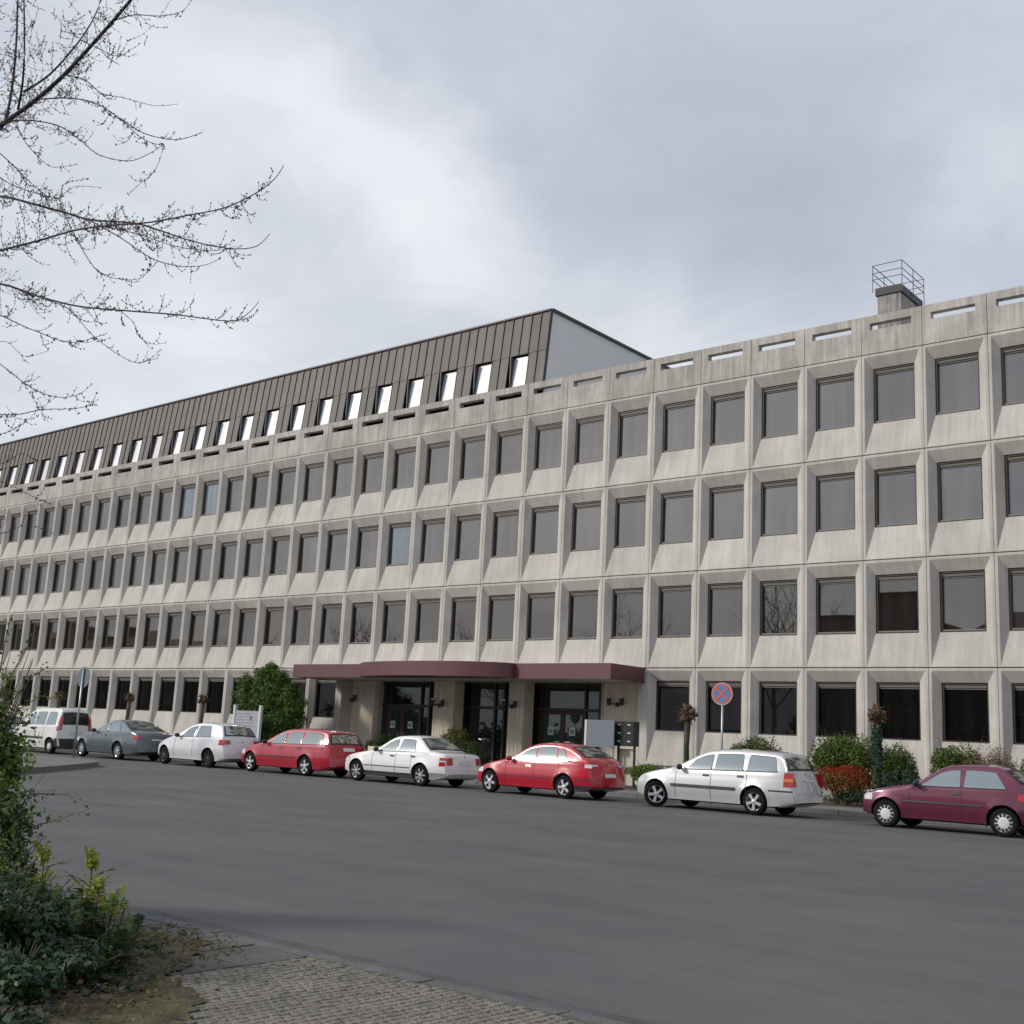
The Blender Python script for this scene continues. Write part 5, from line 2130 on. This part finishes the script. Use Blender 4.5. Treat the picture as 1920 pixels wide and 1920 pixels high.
def house(x0, x1, y0, y1, ze, zr, label):
    t = thing('house', label, 'house', ((x0 + x1) / 2, (y0 + y1) / 2, -.2))
    hx, hy = (x1 - x0) / 2, (y1 - y0) / 2
    a = MB()
    a.box(-hx, hx, -hy, hy, 0, ze)
    wl = a.obj('wall', HW, t)
    a = MB()
    o_ = .5
    rp = [(-hx - o_, -hy - o_, ze - .1), (hx + o_, -hy - o_, ze - .1), (hx + o_, hy + o_, ze - .1), (-hx - o_, hy + o_, ze - .1), (-hx * .35, 0, zr), (hx * .35, 0, zr)]
    for f_ in ((0, 1, 5, 4), (1, 2, 5), (2, 3, 4, 5), (3, 0, 4), (3, 2, 1, 0)):
        a.quad([rp[i] for i in f_])
    a.obj('roof', HR, t, fix=True)
    nx = int(2 * hx // 3)
    for fz in (1.0, 3.9, 6.6):
        if fz + 1.4 > ze:
            break
        for i in range(nx):
            b_ = MB()
            xx = -hx + (i + .5) * 2 * hx / nx
            b_.box(xx - .55, xx + .55, hy + .003, hy + .05, fz, fz + 1.3)
            wo = b_.obj('window', WHITEP, t)
            c_ = MB()
            c_.box(xx - .47, xx + .47, hy + .051, hy + .056, fz + .08, fz + 1.22)
            c_.obj('pane', PANE_L, wo)


house(-41, -31, -26, -14, 12.7, 13.4, 'flat topped dark house across the street mirrored in the right hand windows')
house(-30.5, -23.5, -26, -14, 10.6, 14.2, 'gabled dark house across the street mirrored at the right edge')
house(-150, -117, -28, -14, 10.5, 13.4, 'long house across the street mirrored in the left hand windows')
house(-210, -151, -28, -14, 14.0, 16.0, 'tall block across the street mirrored at the left edge')


def bare_tree(x, y, h, seed, label):
    t = thing('bare_tree', label, 'tree', (x, y, -.2), 0, 'bare trees across the street')
    r = random.Random(seed)
    mb, mc = MB(), MB()
    mb.tube([(0, 0, 0), (.1, 0, h * .25), (.0, .1, h * .45)], [.28, .2, .15], 7)
    mb.obj('trunk', BARK, t)

    def rec(p, d, L, rd, lev):
        pts = [p]
        v = d
        for i in range(3):
            v = (v + Vector((r.gauss(0, .15), r.gauss(0, .15), .08))).normalized()
            pts.append(pts[-1] + v * L / 3)
        mc.tube(pts, [rd, rd * .85, rd * .7, rd * .55], 4, cap=False)
        if lev == 0:
            return
        for i in range(4 if lev > 1 else 5):
            rec(pts[r.choice((1, 2, 3))], (v + Vector((r.gauss(0, .6), r.gauss(0, .6), r.gauss(.1, .4)))).normalized(), L * .68, rd * .5, lev - 1)
    for i in range(6):
        a = i * 1.05
        rec(Vector((0, .1 * (i % 2), h * (.3 + .15 * (i % 2)))), Vector((math.cos(a) * .6, math.sin(a) * .6, .8)).normalized(), h * .26, .09, 3)
    mc.obj('crown', BARK, t)


for i, (x, y, h) in enumerate([(-44.5, -16, 17), (-57, -12, 15), (-72, -14, 13), (-88, -12, 14), (-112, -14, 14)]):
    bare_tree(x, y, h, i, ['bare tree mirrored beside the dark roof in the lower windows', 'tall bare tree mirrored above the entrance', 'bare tree mirrored left of the entrance', 'bare tree mirrored among the middle left windows', 'bare tree mirrored between two mirrored houses'][i])
hd = thing('far_hedge', 'long dark hedge across the street mirrored in the ground floor windows', 'hedge', (-90, -9, -.2))
P_, N_ = blobpts(15000, np.array((0, 0, 1.6)), np.array((80, 1.0, 1.7)), 90, 5, .4, True, (.3, .8))
P_[:, 0] = np.random.default_rng(4).uniform(-75, 75, len(P_))
link('foliage', leaf_mesh('foliage', leaves(P_, N_, .5, .7, 9), L_DARK), hd)
print('objects', len(bpy.data.objects), 'tris', sum(len(o.data.polygons) for o in bpy.data.objects if o.type == 'MESH'))
